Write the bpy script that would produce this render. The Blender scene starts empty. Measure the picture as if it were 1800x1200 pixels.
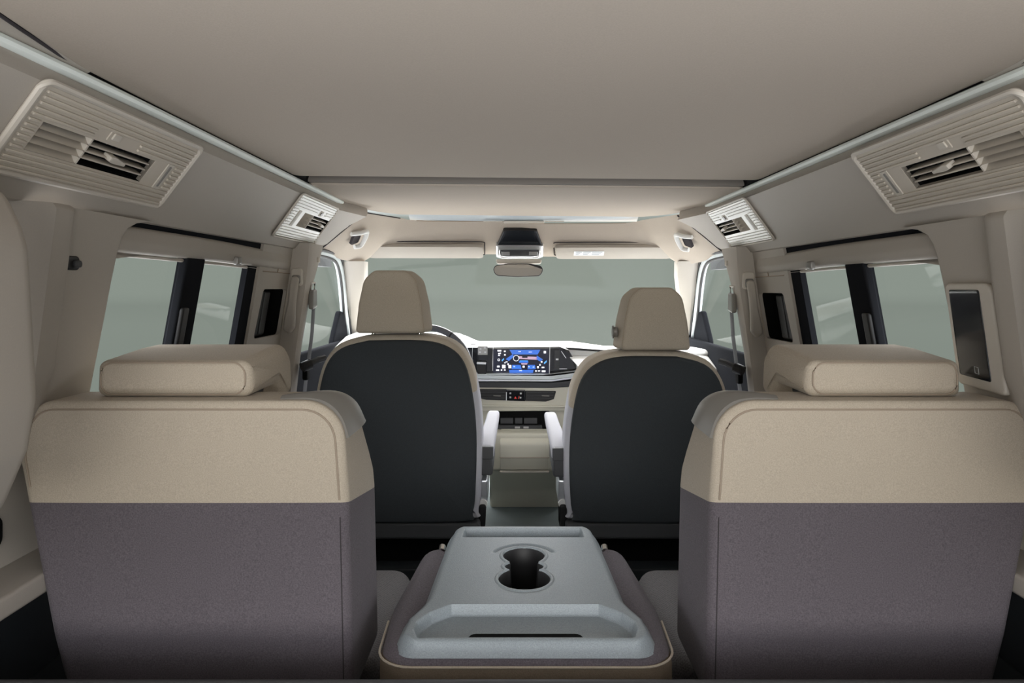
import bpy, bmesh, math
from mathutils import Vector, Matrix
C = bpy.context.scene.collection
CX, CZ, F, VX, VY = -0.02, 0.95, 1190.0, 908.0, 505.0     # camera place and focal length (pixels of the 1800 wide frame)

# ------------------------------------------------------------------ materials
def lin(c):
    return tuple(((v/255)/12.92 if v/255 <= .04045 else ((v/255+.055)/1.055)**2.4) for v in c)
def mat(name, rgb, rough=.6, metal=0, noise=0, nscale=300, bump=0, spec=.5, emit=None, estr=0, weave=False, coat=0, sheen=0):
    m = bpy.data.materials.new(name); m.use_nodes = True
    nt = m.node_tree; b = nt.nodes['Principled BSDF']
    col = (*rgb, 1)
    b.inputs['Base Color'].default_value = col
    b.inputs['Roughness'].default_value = rough
    b.inputs['Metallic'].default_value = metal
    b.inputs['Specular IOR Level'].default_value = spec
    if coat: b.inputs['Coat Weight'].default_value = coat; b.inputs['Coat Roughness'].default_value = .05
    if sheen: b.inputs['Sheen Weight'].default_value = sheen
    if emit:
        b.inputs['Emission Color'].default_value = (*emit, 1); b.inputs['Emission Strength'].default_value = estr
    if noise or bump:
        tc = nt.nodes.new('ShaderNodeTexCoord')
        n = nt.nodes.new('ShaderNodeTexNoise'); n.inputs['Scale'].default_value = nscale; n.inputs['Detail'].default_value = 4
        nt.links.new(tc.outputs['Object'], n.inputs['Vector'])
        fac = n.outputs['Fac']
        if weave:
            w = nt.nodes.new('ShaderNodeTexChecker'); w.inputs['Scale'].default_value = weave
            w.inputs['Color1'].default_value = (1,1,1,1); w.inputs['Color2'].default_value = (0,0,0,1)
            nt.links.new(tc.outputs['Object'], w.inputs['Vector'])
            ad = nt.nodes.new('ShaderNodeMath'); ad.operation = 'MULTIPLY_ADD'; ad.inputs[1].default_value = .35
            nt.links.new(w.outputs['Fac'], ad.inputs[0]); nt.links.new(fac, ad.inputs[2]); fac = ad.outputs[0]
        if noise:
            mx = nt.nodes.new('ShaderNodeMapRange'); mx.inputs[1].default_value = .3; mx.inputs[2].default_value = .8
            mx.inputs[3].default_value = 1-noise; mx.inputs[4].default_value = 1+noise
            nt.links.new(fac, mx.inputs[0])
            mu = nt.nodes.new('ShaderNodeMix'); mu.data_type = 'RGBA'; mu.blend_type = 'MULTIPLY'; mu.inputs[0].default_value = 1
            mu.inputs[6].default_value = col
            nt.links.new(mx.outputs[0], mu.inputs[7]); nt.links.new(mu.outputs[2], b.inputs['Base Color'])
        if bump:
            bp = nt.nodes.new('ShaderNodeBump'); bp.inputs['Strength'].default_value = bump; bp.inputs['Distance'].default_value = .002
            nt.links.new(fac, bp.inputs['Height']); nt.links.new(bp.outputs[0], b.inputs['Normal'])
    return m
def glass_mat(name, tint, refl=.05):
    m = bpy.data.materials.new(name); m.use_nodes = True; nt = m.node_tree
    for n in list(nt.nodes):
        if n.type == 'BSDF_PRINCIPLED': nt.nodes.remove(n)
    out = [n for n in nt.nodes if n.type == 'OUTPUT_MATERIAL'][0]
    t = nt.nodes.new('ShaderNodeBsdfTransparent'); t.inputs[0].default_value = (*tint, 1)
    g = nt.nodes.new('ShaderNodeBsdfGlossy'); g.inputs['Roughness'].default_value = .02; g.inputs[0].default_value = (.9,.9,.9,1)
    lw = nt.nodes.new('ShaderNodeLayerWeight'); pw = nt.nodes.new('ShaderNodeMath'); pw.operation = 'POWER'; pw.inputs[1].default_value = 4
    nt.links.new(lw.outputs['Facing'], pw.inputs[0])
    ma = nt.nodes.new('ShaderNodeMath'); ma.operation = 'MULTIPLY_ADD'; ma.inputs[1].default_value = .12; ma.inputs[2].default_value = .01
    nt.links.new(pw.outputs[0], ma.inputs[0])
    mx = nt.nodes.new('ShaderNodeMixShader')
    nt.links.new(ma.outputs[0], mx.inputs[0]); nt.links.new(t.outputs[0], mx.inputs[1]); nt.links.new(g.outputs[0], mx.inputs[2])
    nt.links.new(mx.outputs[0], out.inputs[0])
    return m
M = {
 'headliner': mat('headliner_cloth', (.46,.405,.345), .95, noise=.05, nscale=500, bump=.10, spec=.1),
 'trim': mat('beige_trim_plastic', (.42,.385,.34), .6, noise=.03, nscale=700, bump=.06, spec=.3),
 'trimlite': mat('pale_trim_plastic', (.55,.51,.45), .5, spec=.35),
 'vent': mat('vent_plastic', (.52,.47,.40), .45, spec=.45),
 'beige': mat('beige_fabric', (.455,.398,.322), .95, noise=.14, nscale=600, bump=.25, spec=.1, sheen=.1),
 'beigeseam': mat('beige_seam', (.33,.27,.21), .9),
 'grey': mat('grey_fabric', (.122,.108,.122), .95, noise=.30, nscale=520, bump=.3, spec=.1, sheen=.08),
 'greyseam': mat('grey_seam', (.035,.03,.034), .9),
 'greytex': mat('grey_seat_cloth', (.16,.155,.16), .95, noise=.3, nscale=300, bump=.4, weave=260, spec=.1),
 'pale': mat('pale_grey_fabric', (.45,.45,.49), .9, noise=.06, nscale=700, bump=.15, spec=.15),
 'shell': mat('black_seat_back', (.034,.039,.043), .8, noise=.15, nscale=500, bump=.15, spec=.25),
 'black': mat('black_plastic', (.012,.012,.013), .5, spec=.4),
 'matteblack': mat('matt_black', (.006,.006,.006), .9, spec=.1),
 'charcoal': mat('charcoal_plastic', (.05,.052,.056), .55, noise=.1, nscale=800, bump=.15, spec=.4),
 'tray': mat('tray_plastic', (.27,.31,.335), .45, noise=.2, nscale=600, bump=.25, spec=.45),
 'handle': mat('taupe_plastic', (.20,.19,.175), .32, spec=.5),
 'groove': mat('groove_painted_shade', (.22,.20,.18), .9, spec=.1),  # dark tone painted as shade inside the headliner groove
 'vent_glare': mat('vent_plastic_painted_glare', (.82,.82,.79), .35, spec=.5),  # same vent plastic, paled to paint windscreen glare on the front vents
 'frame': mat('window_frame_rubber', (.016,.017,.020), .95, spec=.02),
 'brown': mat('brown_beige_fabric', (.17,.135,.10), .95, noise=.15, nscale=600, bump=.2, spec=.1),
 'dashbeige': mat('pale_dash_plastic', (.64,.62,.52), .55, spec=.35),
 'rail': mat('satin_rail', (.82,.88,.85), .35, spec=.5),
 'silver': mat('silver', (.62,.64,.67), .3, metal=.8),
 'chrome': mat('chrome', (.8,.8,.8), .12, metal=1),
 'sunstrip': mat('blue_grey_strip', (.45,.50,.53), .4),
 'carpet': mat('grey_carpet', (.19,.22,.22), 1, noise=.35, nscale=400, bump=.6, spec=.05),
 'rubber': mat('black_rubber', (.016,.019,.022), .55, spec=.4),
 'gloss': mat('black_gloss', (.008,.009,.012), .12, spec=.5),
 'white': mat('white_pad', (.72,.72,.70), .6, spec=.3),
 'sealight': mat('pale_metal', (.62,.68,.70), .35, spec=.5),
 'belt': mat('belt_webbing', (.05,.05,.055), .7, noise=.1, nscale=900, bump=.2),
 'wheel': mat('grey_leather', (.10,.105,.12), .4, spec=.5),
 'label': mat('pale_label', (.78,.80,.82), .5),
 'labelink': mat('label_ink', (.35,.38,.42), .5),
 'mirror': mat('mirror_glass', (.9,.9,.88), .02, metal=1),
 'scr_dark': mat('screen_black', (.004,.004,.01), .15, emit=(.004,.006,.02), estr=1),
 'scr_blue': mat('screen_blue', (.01,.05,.3), .3, emit=(.015,.13,.55), estr=1.0),
 'scr_cyan': mat('screen_cyan', (.05,.2,.4), .3, emit=(.08,.36,.85), estr=1.0),
 'scr_pink': mat('screen_pink', (.3,.2,.25), .3, emit=(.45,.30,.42), estr=1.0),
 'scr_white': mat('screen_white', (.8,.8,.8), .3, emit=(.85,.87,.95), estr=1.1),
 'red': mat('red_mark', (.5,.03,.02), .4, emit=(.5,.03,.02), estr=.5),
 'icon': mat('grey_icon', (.45,.45,.45), .5),
 'glass': glass_mat('window_glass', (.97,.985,.975)),
}

# ------------------------------------------------------------------ shape helpers
def V(*a): return Vector(a)
def P(px, py, Y): return V(CX+(px-VX)/F*Y, Y, CZ-(py-VY)/F*Y)
def new(): return bmesh.new()
def smooth(t): t = max(0, min(1, t)); return t*t*(3-2*t)
def rc(pts, r, n=6):
    """polygon with rounded corners; r a number or one per corner"""
    out = []; N = len(pts)
    for i in range(N):
        p = Vector(pts[i]); a = Vector(pts[i-1])-p; b = Vector(pts[(i+1) % N])-p
        ri = r[i] if isinstance(r, (list, tuple)) else r
        if ri <= 1e-6: out.append(tuple(p)); continue
        la, lb = a.length, b.length; a.normalize(); b.normalize()
        ang = a.angle(b)
        if ang > math.pi-.02: out.append(tuple(p)); continue
        d = min(ri/math.tan(ang/2), la*.49, lb*.49); rr = d*math.tan(ang/2)
        c = p+(a+b).normalized()*(rr/math.sin(ang/2))
        s, e = p+a*d-c, p+b*d-c
        a0 = math.atan2(s.y, s.x); da = math.atan2(e.y, e.x)-a0
        while da > math.pi: da -= 2*math.pi
        while da < -math.pi: da += 2*math.pi
        for k in range(n+1):
            t = a0+da*k/n; out.append((c.x+rr*math.cos(t), c.y+rr*math.sin(t)))
    return out
def dens(pts, step):
    out = []
    for i in range(len(pts)):
        a, b = Vector(pts[i]), Vector(pts[(i+1) % len(pts)])
        k = max(1, int((b-a).length/step))
        out += [tuple(a.lerp(b, j/k)) for j in range(k)]
    return out
def area(p): return sum(p[i-1][0]*p[i][1]-p[i][0]*p[i-1][1] for i in range(len(p)))/2
def inset(pts, d):
    N = len(pts); out = []; sg = 1 if area(pts) > 0 else -1
    for i in range(N):
        p = Vector(pts[i]); a = (p-Vector(pts[i-1])); b = (Vector(pts[(i+1) % N])-p)
        if a.length < 1e-9: a = b
        if b.length < 1e-9: b = a
        na = Vector((-a.y, a.x)).normalized()*sg; nb = Vector((-b.y, b.x)).normalized()*sg
        n = (na+nb); n = n.normalized() if n.length > 1e-6 else na
        k = 1/max(.5, n.dot(na))
        q = p+n*d*k; out.append((q.x, q.y))
    return out
XZ = lambda a, b, c: V(a, c, b)
XY = lambda a, b, c: V(a, b, c)
YZ = lambda a, b, c: V(c, a, b)
def loop(bm, pts): return [bm.verts.new(p) for p in pts]
def bridge(bm, A, B, closed=True):
    n = len(A)
    for i in range(n if closed else n-1):
        j = (i+1) % n
        try: bm.faces.new((A[i], A[j], B[j], B[i]))
        except ValueError: pass
def cushion(bm, out, c0, c1, r0=.01, r1=None, f=XZ, dome0=0, dome1=0, n=4, step=None):
    """outline pushed from c0 to c1 with rounded rims; the caps may bulge"""
    if r1 is None: r1 = r0
    if step: out = dens(out, step)
    sg = 1 if c1 > c0 else -1
    rings = []
    cen = Vector((sum(p[0] for p in out)/len(out), sum(p[1] for p in out)/len(out)))
    def cap(base, c, dome, s):
        res = []
        for k in (.08, .17, .25, .5, .75, .92):
            res.append(([tuple(Vector(p).lerp(cen, k)) for p in base], c+s*dome*(1-(1-k)**2)))
        return res
    i0 = inset(out, r0) if r0 else out; i1 = inset(out, r1) if r1 else out
    for pts, c in reversed(cap(i0, c0, dome0, -sg)): rings.append((pts, c))
    for k in range(n+1 if r0 else 1):
        t = math.pi/2*k/n if r0 else math.pi/2
        rings.append((inset(out, r0*(1-math.sin(t))) if r0 else out, c0+sg*r0*(1-math.cos(t))))
    for k in range(n+1 if r1 else 1):
        t = math.pi/2*(1-k/n) if r1 else math.pi/2
        rings.append((inset(out, r1*(1-math.sin(t))) if r1 else out, c1-sg*r1*(1-math.cos(t))))
    for pts, c in cap(i1, c1, dome1, sg): rings.append((pts, c))
    L = [loop(bm, [f(a, b, c) for a, b in pts]) for pts, c in rings]
    for a, b in zip(L, L[1:]): bridge(bm, a, b)
    for E, pts, c in ((L[0], *rings[0]), (L[-1], *rings[-1])):
        v = bm.verts.new(f(cen.x, cen.y, c))
        for i in range(len(E)):
            bm.faces.new((E[i], E[(i+1) % len(E)], v))
    return bm
def box(bm, x0, x1, y0, y1, z0, z1, r=0, n=2):
    if r:
        return cushion(bm, rc([(x0,z0),(x1,z0),(x1,z1),(x0,z1)], r*1.5, 3), y0, y1, r, n=n)
    vs = [bm.verts.new((x, y, z)) for x in (x0, x1) for y in (y0, y1) for z in (z0, z1)]
    for q in ((0,1,3,2),(4,6,7,5),(0,4,5,1),(2,3,7,6),(0,2,6,4),(1,5,7,3)): bm.faces.new([vs[i] for i in q])
    return bm
def tube(bm, pts, r, n=8, closed=False, flat=1.0, up=None):
    pts = [Vector(p) for p in pts]; N = len(pts); L = []
    for i in range(N):
        a = pts[i-1] if (i or closed) else pts[i]; b = pts[(i+1) % N] if (i < N-1 or closed) else pts[i]
        t = (b-a).normalized(); u = Vector(up) if up else (V(0,0,1) if abs(t.z) < .9 else V(1,0,0))
        s = t.cross(u).normalized(); w = s.cross(t)
        L.append(loop(bm, [pts[i]+s*r*math.cos(q)+w*r*flat*math.sin(q) for q in (2*math.pi*k/n for k in range(n))]))
    for i in range(N if closed else N-1): bridge(bm, L[i], L[(i+1) % N])
    if not closed: bm.faces.new(L[0]); bm.faces.new(L[-1][::-1])
    return bm
def grid(bm, rows):
    L = [loop(bm, r) for r in rows]
    for a, b in zip(L, L[1:]): bridge(bm, a, b, False)
    return bm
def cyl(bm, p0, p1, r, n=20, r2=None):
    p0, p1 = Vector(p0), Vector(p1); t = (p1-p0).normalized(); u = V(0,0,1) if abs(t.z) < .9 else V(1,0,0)
    s = t.cross(u).normalized(); w = s.cross(t); r2 = r if r2 is None else r2
    A = loop(bm, [p0+(s*math.cos(2*math.pi*k/n)+w*math.sin(2*math.pi*k/n))*r for k in range(n)])
    B = loop(bm, [p1+(s*math.cos(2*math.pi*k/n)+w*math.sin(2*math.pi*k/n))*r2 for k in range(n)])
    bridge(bm, A, B); bm.faces.new(A); bm.faces.new(B[::-1]); return bm
def xf(bm, fn):
    for v in bm.verts: v.co = fn(v.co.copy())
    return bm
def sm(pts, n=6):
    """smooth open curve through points (Catmull-Rom)"""
    pts = [Vector(p) for p in pts]; out = []
    for i in range(len(pts)-1):
        p0 = pts[max(0,i-1)]; p1 = pts[i]; p2 = pts[i+1]; p3 = pts[min(len(pts)-1,i+2)]
        for k in range(n):
            t = k/n
            out.append(.5*((2*p1)+(p2-p0)*t+(2*p0-5*p1+4*p2-p3)*t*t+(3*p1-p0-3*p2+p3)*t**3))
    out.append(pts[-1]); return out
ORG = {}
def thing(name, label, cat, loc=(0,0,0), group=None):
    o = bpy.data.objects.new(name, None); C.objects.link(o); o.location = loc
    o.empty_display_size = .05
    o['label'] = label; o['category'] = cat
    if group: o['group'] = group
    ORG[o] = Vector(loc); return o
def obj(name, bm, m, parent=None, label=None, cat=None, group=None, kind=None, ang=35, recalc=True):
    bmesh.ops.remove_doubles(bm, verts=bm.verts, dist=1e-6)
    if recalc: bmesh.ops.recalc_face_normals(bm, faces=bm.faces)
    me = bpy.data.meshes.new(name)
    org = ORG.get(parent, V(0,0,0)) if parent is not None else V(0,0,0)
    if org.length: bmesh.ops.translate(bm, verts=bm.verts, vec=-org)
    bm.to_mesh(me); bm.free()
    me.polygons.foreach_set('use_smooth', [True]*len(me.polygons))
    try: me.set_sharp_from_angle(angle=math.radians(ang))
    except Exception: pass
    me.materials.append(M[m] if isinstance(m, str) else m)
    o = bpy.data.objects.new(name, me); C.objects.link(o)
    if parent is not None: o.parent = parent; ORG[o] = org
    if label: o['label'] = label
    if cat: o['category'] = cat
    if group: o['group'] = group
    if kind: o['kind'] = kind
    return o
def struct(name, bm, m, parent=None, label=None, cat=None, **k):
    return obj(name, bm, m, parent, label=label, cat=cat, kind='structure' if parent is None else None, **k)
def cut(bm, co, no, keep):
    b = bm.copy()
    bmesh.ops.bisect_plane(b, geom=b.verts[:]+b.edges[:]+b.faces[:], plane_co=co, plane_no=no, clear_outer=(keep < 0), clear_inner=(keep > 0))
    return b

# ------------------------------------------------------------------ shell of the cabin
DZ = {-1: 0.0, 1: -0.012}
SIDE = {-1: 'left', 1: 'right'}
# floor
b = new(); box(b, -.86, .86, -.4, 3.55, -.03, 0)
struct('floor', b, 'carpet', label='dark grey carpet on the cabin floor between the seats', cat='floor')
# ceiling : main headliner panel, front panel, roof skin
def tilt(x): return -.006*(x/.64) - .006
ceil = new()
def slab(bm, outl, zt, zb, r):
    cushion(bm, outl, zb, zt, r, .001, f=lambda a, b_, c: V(a, b_, c+tilt(a)), n=4)
slab(ceil, rc([(-.56,-.4),(-.586,.66),(-.632,.95),(-.635,1.2),(-.633,1.862),(.649,1.862),(.652,1.2),(.648,.92),(.605,.68),(.58,-.4)], [0,.05,.05,.05,.03,.03,.05,.05,.05,0]), 1.286, 1.2555, .010)
o = struct('ceiling', ceil, 'headliner', label='taupe cloth headliner covering the roof', cat='ceiling')
b = new(); slab(b, rc([(-.634,1.985),(-.634,2.45),(-.632,2.56),(-.572,2.70),(-.50,2.79),(.50,2.79),(.585,2.70),(.645,2.56),(.650,2.45),(.650,1.985)], [.02,.2,.06,.1,.02,.02,.1,.06,.2,.02]), 1.286, 1.2505, .009)
obj('front_panel', b, 'headliner', o, label='front headliner panel behind a dark groove')
b = new(); box(b, -.90, .90, -.45, 2.95, 1.315, 1.335); obj('roof_skin', b, 'black', o)
b = new(); cushion(b, [(-.42,1.30),(-1.5,1.42),(-1.5,1.46),(-.42,1.34)], -.82, .82, 0, f=YZ); obj('unseen_sky_blocker', b, 'charcoal', o)  # unseen tailgate, added to block sky light from behind
# black backing above the gaps, dark strip painted as the groove's shade
b = new(); box(b, -.70, .71, -.4, 2.85, 1.296, 1.306); obj('gap_backing', b, 'matteblack', o)
b = new(); cushion(b, [(-.625,1.2565),(.64,1.2445),(.64,1.289),(-.625,1.289)], 1.962, 1.984, 0); obj('groove_shade', b, 'groove', o)

VS = lambda v: (.627+.088*v/.1378, 1.214-.106*v/.1378)
UP = [(.662,1.285),(.650,1.262),(.637,1.243),(.630,1.228),(.627,1.214),VS(.045),VS(.101),(.715,1.108),(.733,1.086),(.740,1.077),(.748,1.075),(.79,1.082),(.83,1.10)]
def front_x(i, s):   # where each profile line of the upper panel ends (a diagonal seam)
    t = i/(len(UP)-1)
    return 2.60-.16*min(1, t*1.35)
for s in (-1, 1):
    dz = DZ[s]; w = new()
    ox = .0 if s < 0 else .012
    ys = [-.35, .2, .6, .900, 1.200, 1.4, 1.8, 2.015, 2.305]
    rows = []
    for y in ys+[None]:
        row = []
        for i, (x, z) in enumerate(UP):
            yy = y if y is not None else front_x(i, s)
            # the panel runs in towards the roof corner at its front end
            xx = x-(.055*smooth((yy-2.305)/.3) if i < 5 else .02*smooth((yy-2.305)/.3) if i < 8 else 0)
            row.append(V(s*(xx+(ox if i < 4 else 0)), yy, z+dz))
        rows.append(row)
    grid(w, rows); w.faces.ensure_lookup_table()
    for fc in list(w.faces):      # openings behind the two air vents
        c_ = fc.calc_center_median()
        if abs(c_.z-dz-(VS(.045)[1]+VS(.101)[1])/2) < .01 and (.90 < c_.y < 1.2 or 2.015 < c_.y < 2.305): w.faces.remove(fc)
    wl = struct('wall_'+SIDE[s], w, 'trim', label=f'beige upper side panel along the {SIDE[s]} of the cabin', cat='wall')
    # outer skin above and below the windows
    b = new(); box(b, min(s*.84,s*.88), max(s*.84,s*.88), -.4, 3.0, 1.04+dz, 1.33); obj('outer_skin', b, 'black', wl)
    # lower side panel
    b = new()
    prof = [(.795,.745),(.80,.73),(.825,.66),(.835,.53),(.835,.48)]
    grid(b, [[V(s*x, y, z) for x, z in prof] for y in (-.35, .5, 1.2, 1.97)])
    obj('lower_panel', b, 'trim', wl)
    b = new(); grid(b, [[V(s*x, y, z) for x, z in ((.835,.48),(.84,.25),(.82,.0))] for y in (-.35, .5, 1.2, 1.97)]); obj('lower_carpet', b, 'rubber', wl)
    b = new(); box(b, min(s*.86,s*.89), max(s*.86,s*.89), -.4, 2.4, -.03, .72); obj('outer_side', b, 'black', wl)
    # roof side rail
    b = new()
    rx = .629 if s < 0 else .644
    pts = sm([V(s*(rx+.012), -.3, 1.243+dz), V(s*(rx+.010), .6, 1.245+dz), V(s*rx, 1.1, 1.245+dz), V(s*rx, 1.9, 1.245+dz), V(s*(rx+.002), 2.36, 1.247+dz)], 8)
    tube(b, pts, .0098, 10, flat=.85)
    rl = struct('trim_%d' % (1 if s < 0 else 2), b, 'rail', label=f'pale satin roof rail along the {SIDE[s]} edge of the headliner', cat='rail')
    b = new()
    grid(b, [[V(s*(rx+.006), y, 1.254+dz), V(s*(rx-.004), y, 1.263+dz), V(s*(rx-.012), y, 1.285+dz)] for y in (-.3, .6, 1.1, 1.9, 2.36)])
    obj('rail_gap_shade', b, 'matteblack', rl)  # black sheet painted as the shadow line between headliner and rail
    b = new(); grid(b, [[V(s*(rx+.004), y, 1.252+dz), V(s*(rx-.055), y, 1.275+dz)] for y in (-.3, .3, .6, .8, .96)]); obj('rail_facet', b, 'trim', rl)
    b = new(); ee = ((-.580,.50,1.258),(-.588,.665,1.2575),(-.611,.81,1.2575),(-.633,.955,1.257)) if s < 0 else ((.590,.50,1.247),(.606,.685,1.2455),(.628,.80,1.245),(.649,.925,1.2445)); tube(b, sm([V(*e) for e in ee], 4), .0025, 6); obj('edge_line', b, 'greyseam', rl)

    # ---------------- rear pillar trim (between tailgate and side window)
    def gx(z): return .765+(1.03-z)*.13
    def pil(a, z):
        return gx(z)-.032-(.024*smooth((1.085-a)/.04)-.07*smooth((1.015-a)/.05))*smooth((1.095-z)/.03)*smooth((z-.745)/.08)
    EDGE = [(.745,1.190),(.90,1.207),(.96,1.213),(1.01,1.220),(1.040,1.228),(1.058,1.242),(1.070,1.270),(1.077,1.32)]
    b = new(); rows = []
    for z, ed in [(EDGE[i][0]+(EDGE[i+1][0]-EDGE[i][0])*k/4, EDGE[i][1]+(EDGE[i+1][1]-EDGE[i][1])*k/4) for i in range(len(EDGE)-1) for k in range(4)]+[EDGE[-1]]:
        aa = [.55,.75,.88,.94]+[.95+.012*k for k in range(14)]+[1.11+(ed-.02-1.11)*k/5 for k in range(1,6)]
        row = [V(s*pil(a, z), a, z+dz) for a in aa]
        for k in range(5):
            t = math.pi/2*k/4; row.append(V(s*(pil(ed-.008, z)+.010*(1-math.cos(t))), ed-.010+.010*math.sin(t), z+dz))
        row.append(V(s*(pil(ed, z)+.04), ed, z+dz)); rows.append(row)
    rows.insert(0, [V(s*.812, p.y, .728+dz) for p in rows[0]])
    grid(b, rows)
    pt = struct('trim_%d' % (3 if s < 0 else 4), b, 'trim', label=f'taupe rear pillar trim beside the {SIDE[s]} rear side window', cat='pillar')
    b = new(); poly = [(1.12,1.05),(1.42,1.05),(1.42,1.022)]
    for k in range(9):
        t = math.pi/2*k/8
        poly.append((1.285-.065*math.sin(t), 1.020-.065*(1-math.cos(t))))
    poly += [(1.215,.90),(1.12,.90)]
    cushion(b, poly, -.012, .004, .001, f=lambda a, z, c: V(s*(gx(z)-c), a, z+dz), step=.03); obj('corner_infill', b, 'trim', pt)
    # ---------------- padded quarter trim at the tailgate edge
    b = new()
    q = [(-.75,1.10),(-.635,1.075),(-.612,1.055),(-.595,1.02),(-.588,.995),(-.583,.914),(-.578,.822),(-.588,.763),(-.615,.70),(-.66,.66),(-.75,.64)]
    sh = -.012 if s < 0 else .045
    q = [(-s*x+s*sh, z) for x, z in q]
    cushion(b, rc(q, .03, 4), .50, .79, .02, .03, n=5, step=.03)
    qt = struct('trim_%d' % (5 if s < 0 else 6), b, 'trim', label=f'padded beige quarter trim at the {SIDE[s]} edge of the tailgate opening', cat='trim')
    if s < 0:
        b = new(); tube(b, [V(-.65,.505,.992),V(-.62,.495,.994),V(-.6,.51,.995),V(-.587,.53,.995),V(-.5835,.6,.995),V(-.5835,.75,.995)], .0022, 6); obj('seam', b, 'beigeseam', qt)
    # ledges low beside the seat
    b = new()
    cushion(b, rc([(.755,.472),(.86,.472),(.86,.507),(.755,.505)], .006, 3), .45, 1.30, .004, f=lambda a, z, c: V(s*a, c, z))
    lg = struct('trim_%d' % (7 if s < 0 else 8), b, 'trim', label=f'beige ledge low on the {SIDE[s]} wall beside the rear seat', cat='ledge')
    if s < 0:
        b = new(); cushion(b, rc([(.985,.545),(1.062,.545),(1.062,.595),(.985,.595)], .015, 4), -.860, -.824, .004, f=lambda a, z, c: V(c, a, z)); obj('cup_recess', b, 'matteblack', lg)
    b = new(); box(b, min(s*.70,s*.85), max(s*.70,s*.85), .3, 1.6, .0, .30, .02); obj('wheel_box', b, 'rubber', lg)

# coat hook on the left rear pillar, dark panel on the right one
hk = thing('coat_hook', 'small black coat hook recess on the left rear pillar', 'hook', (-.745, 1.10, .975))
b = new(); cushion(b, rc([(1.076,.978),(1.109,.978),(1.109,1.001),(1.076,1.001)], .007, 4), -.752, -.7345, .003, f=YZ); obj('hook_housing', b, 'black', hk)
b = new(); cushion(b, rc([(1.089,.982),(1.106,.982),(1.106,.994),(1.089,.994)], .005, 4), -.736, -.728, .003, f=YZ); obj('hook_tongue', b, 'charcoal', hk)
dp = thing('display_panel', 'glossy black upright panel in a beige frame on the right rear pillar', 'panel', (.77, 1.13, .80))
def dpx(a, z): return .765+(1.03-z)*.13-.02-.0*a
def dpf(a, z, c): return V(dpx(a, z)-c, a, z)
b = new(); cushion(b, rc([(1.066,.777),(1.184,.783),(1.186,.957),(1.072,.957)], [.012,.01,.012,.02], 5), .012, .026, .005, .004, f=dpf); obj('frame', b, 'trimlite', dp)
b = new(); cushion(b, rc([(1.096,.796),(1.172,.800),(1.174,.946),(1.098,.946)], .004, 3), .024, .0275, .001, f=dpf); obj('glass_face', b, 'gloss', dp)
b = new(); tube(b, [dpf(a, z, .0277) for a, z in ((1.122,.806),(1.131,.807),(1.131,.818),(1.122,.817))], .0005, 4, closed=True); obj('touch_symbol', b, 'icon', dp)

# ------------------------------------------------------------------ side windows, blinds, sliding doors
def ring(bm, outer, inner, c0, c1, f):
    n = len(inner)
    def near(p):     # project the inner point onto the outer rectangle
        y0, y1, z0, z1 = outer; cy = sum(q[0] for q in inner)/n; cz = sum(q[1] for q in inner)/n
        dy, dz_ = p[0]-cy, p[1]-cz
        k = 1e9
        if dy > 1e-9: k = min(k, (y1-cy)/dy)
        if dy < -1e-9: k = min(k, (y0-cy)/dy)
        if dz_ > 1e-9: k = min(k, (z1-cz)/dz_)
        if dz_ < -1e-9: k = min(k, (z0-cz)/dz_)
        return (cy+dy*k, cz+dz_*k)
    o = [near(p) for p in inner]
    A = loop(bm, [f(a, z, c0) for a, z in inner]); B = loop(bm, [f(a, z, c0) for a, z in o])
    D = loop(bm, [f(a, z, c1) for a, z in o]); E = loop(bm, [f(a, z, c1) for a, z in inner])
    bridge(bm, A, B); bridge(bm, B, D); bridge(bm, D, E); bridge(bm, E, A)
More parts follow.
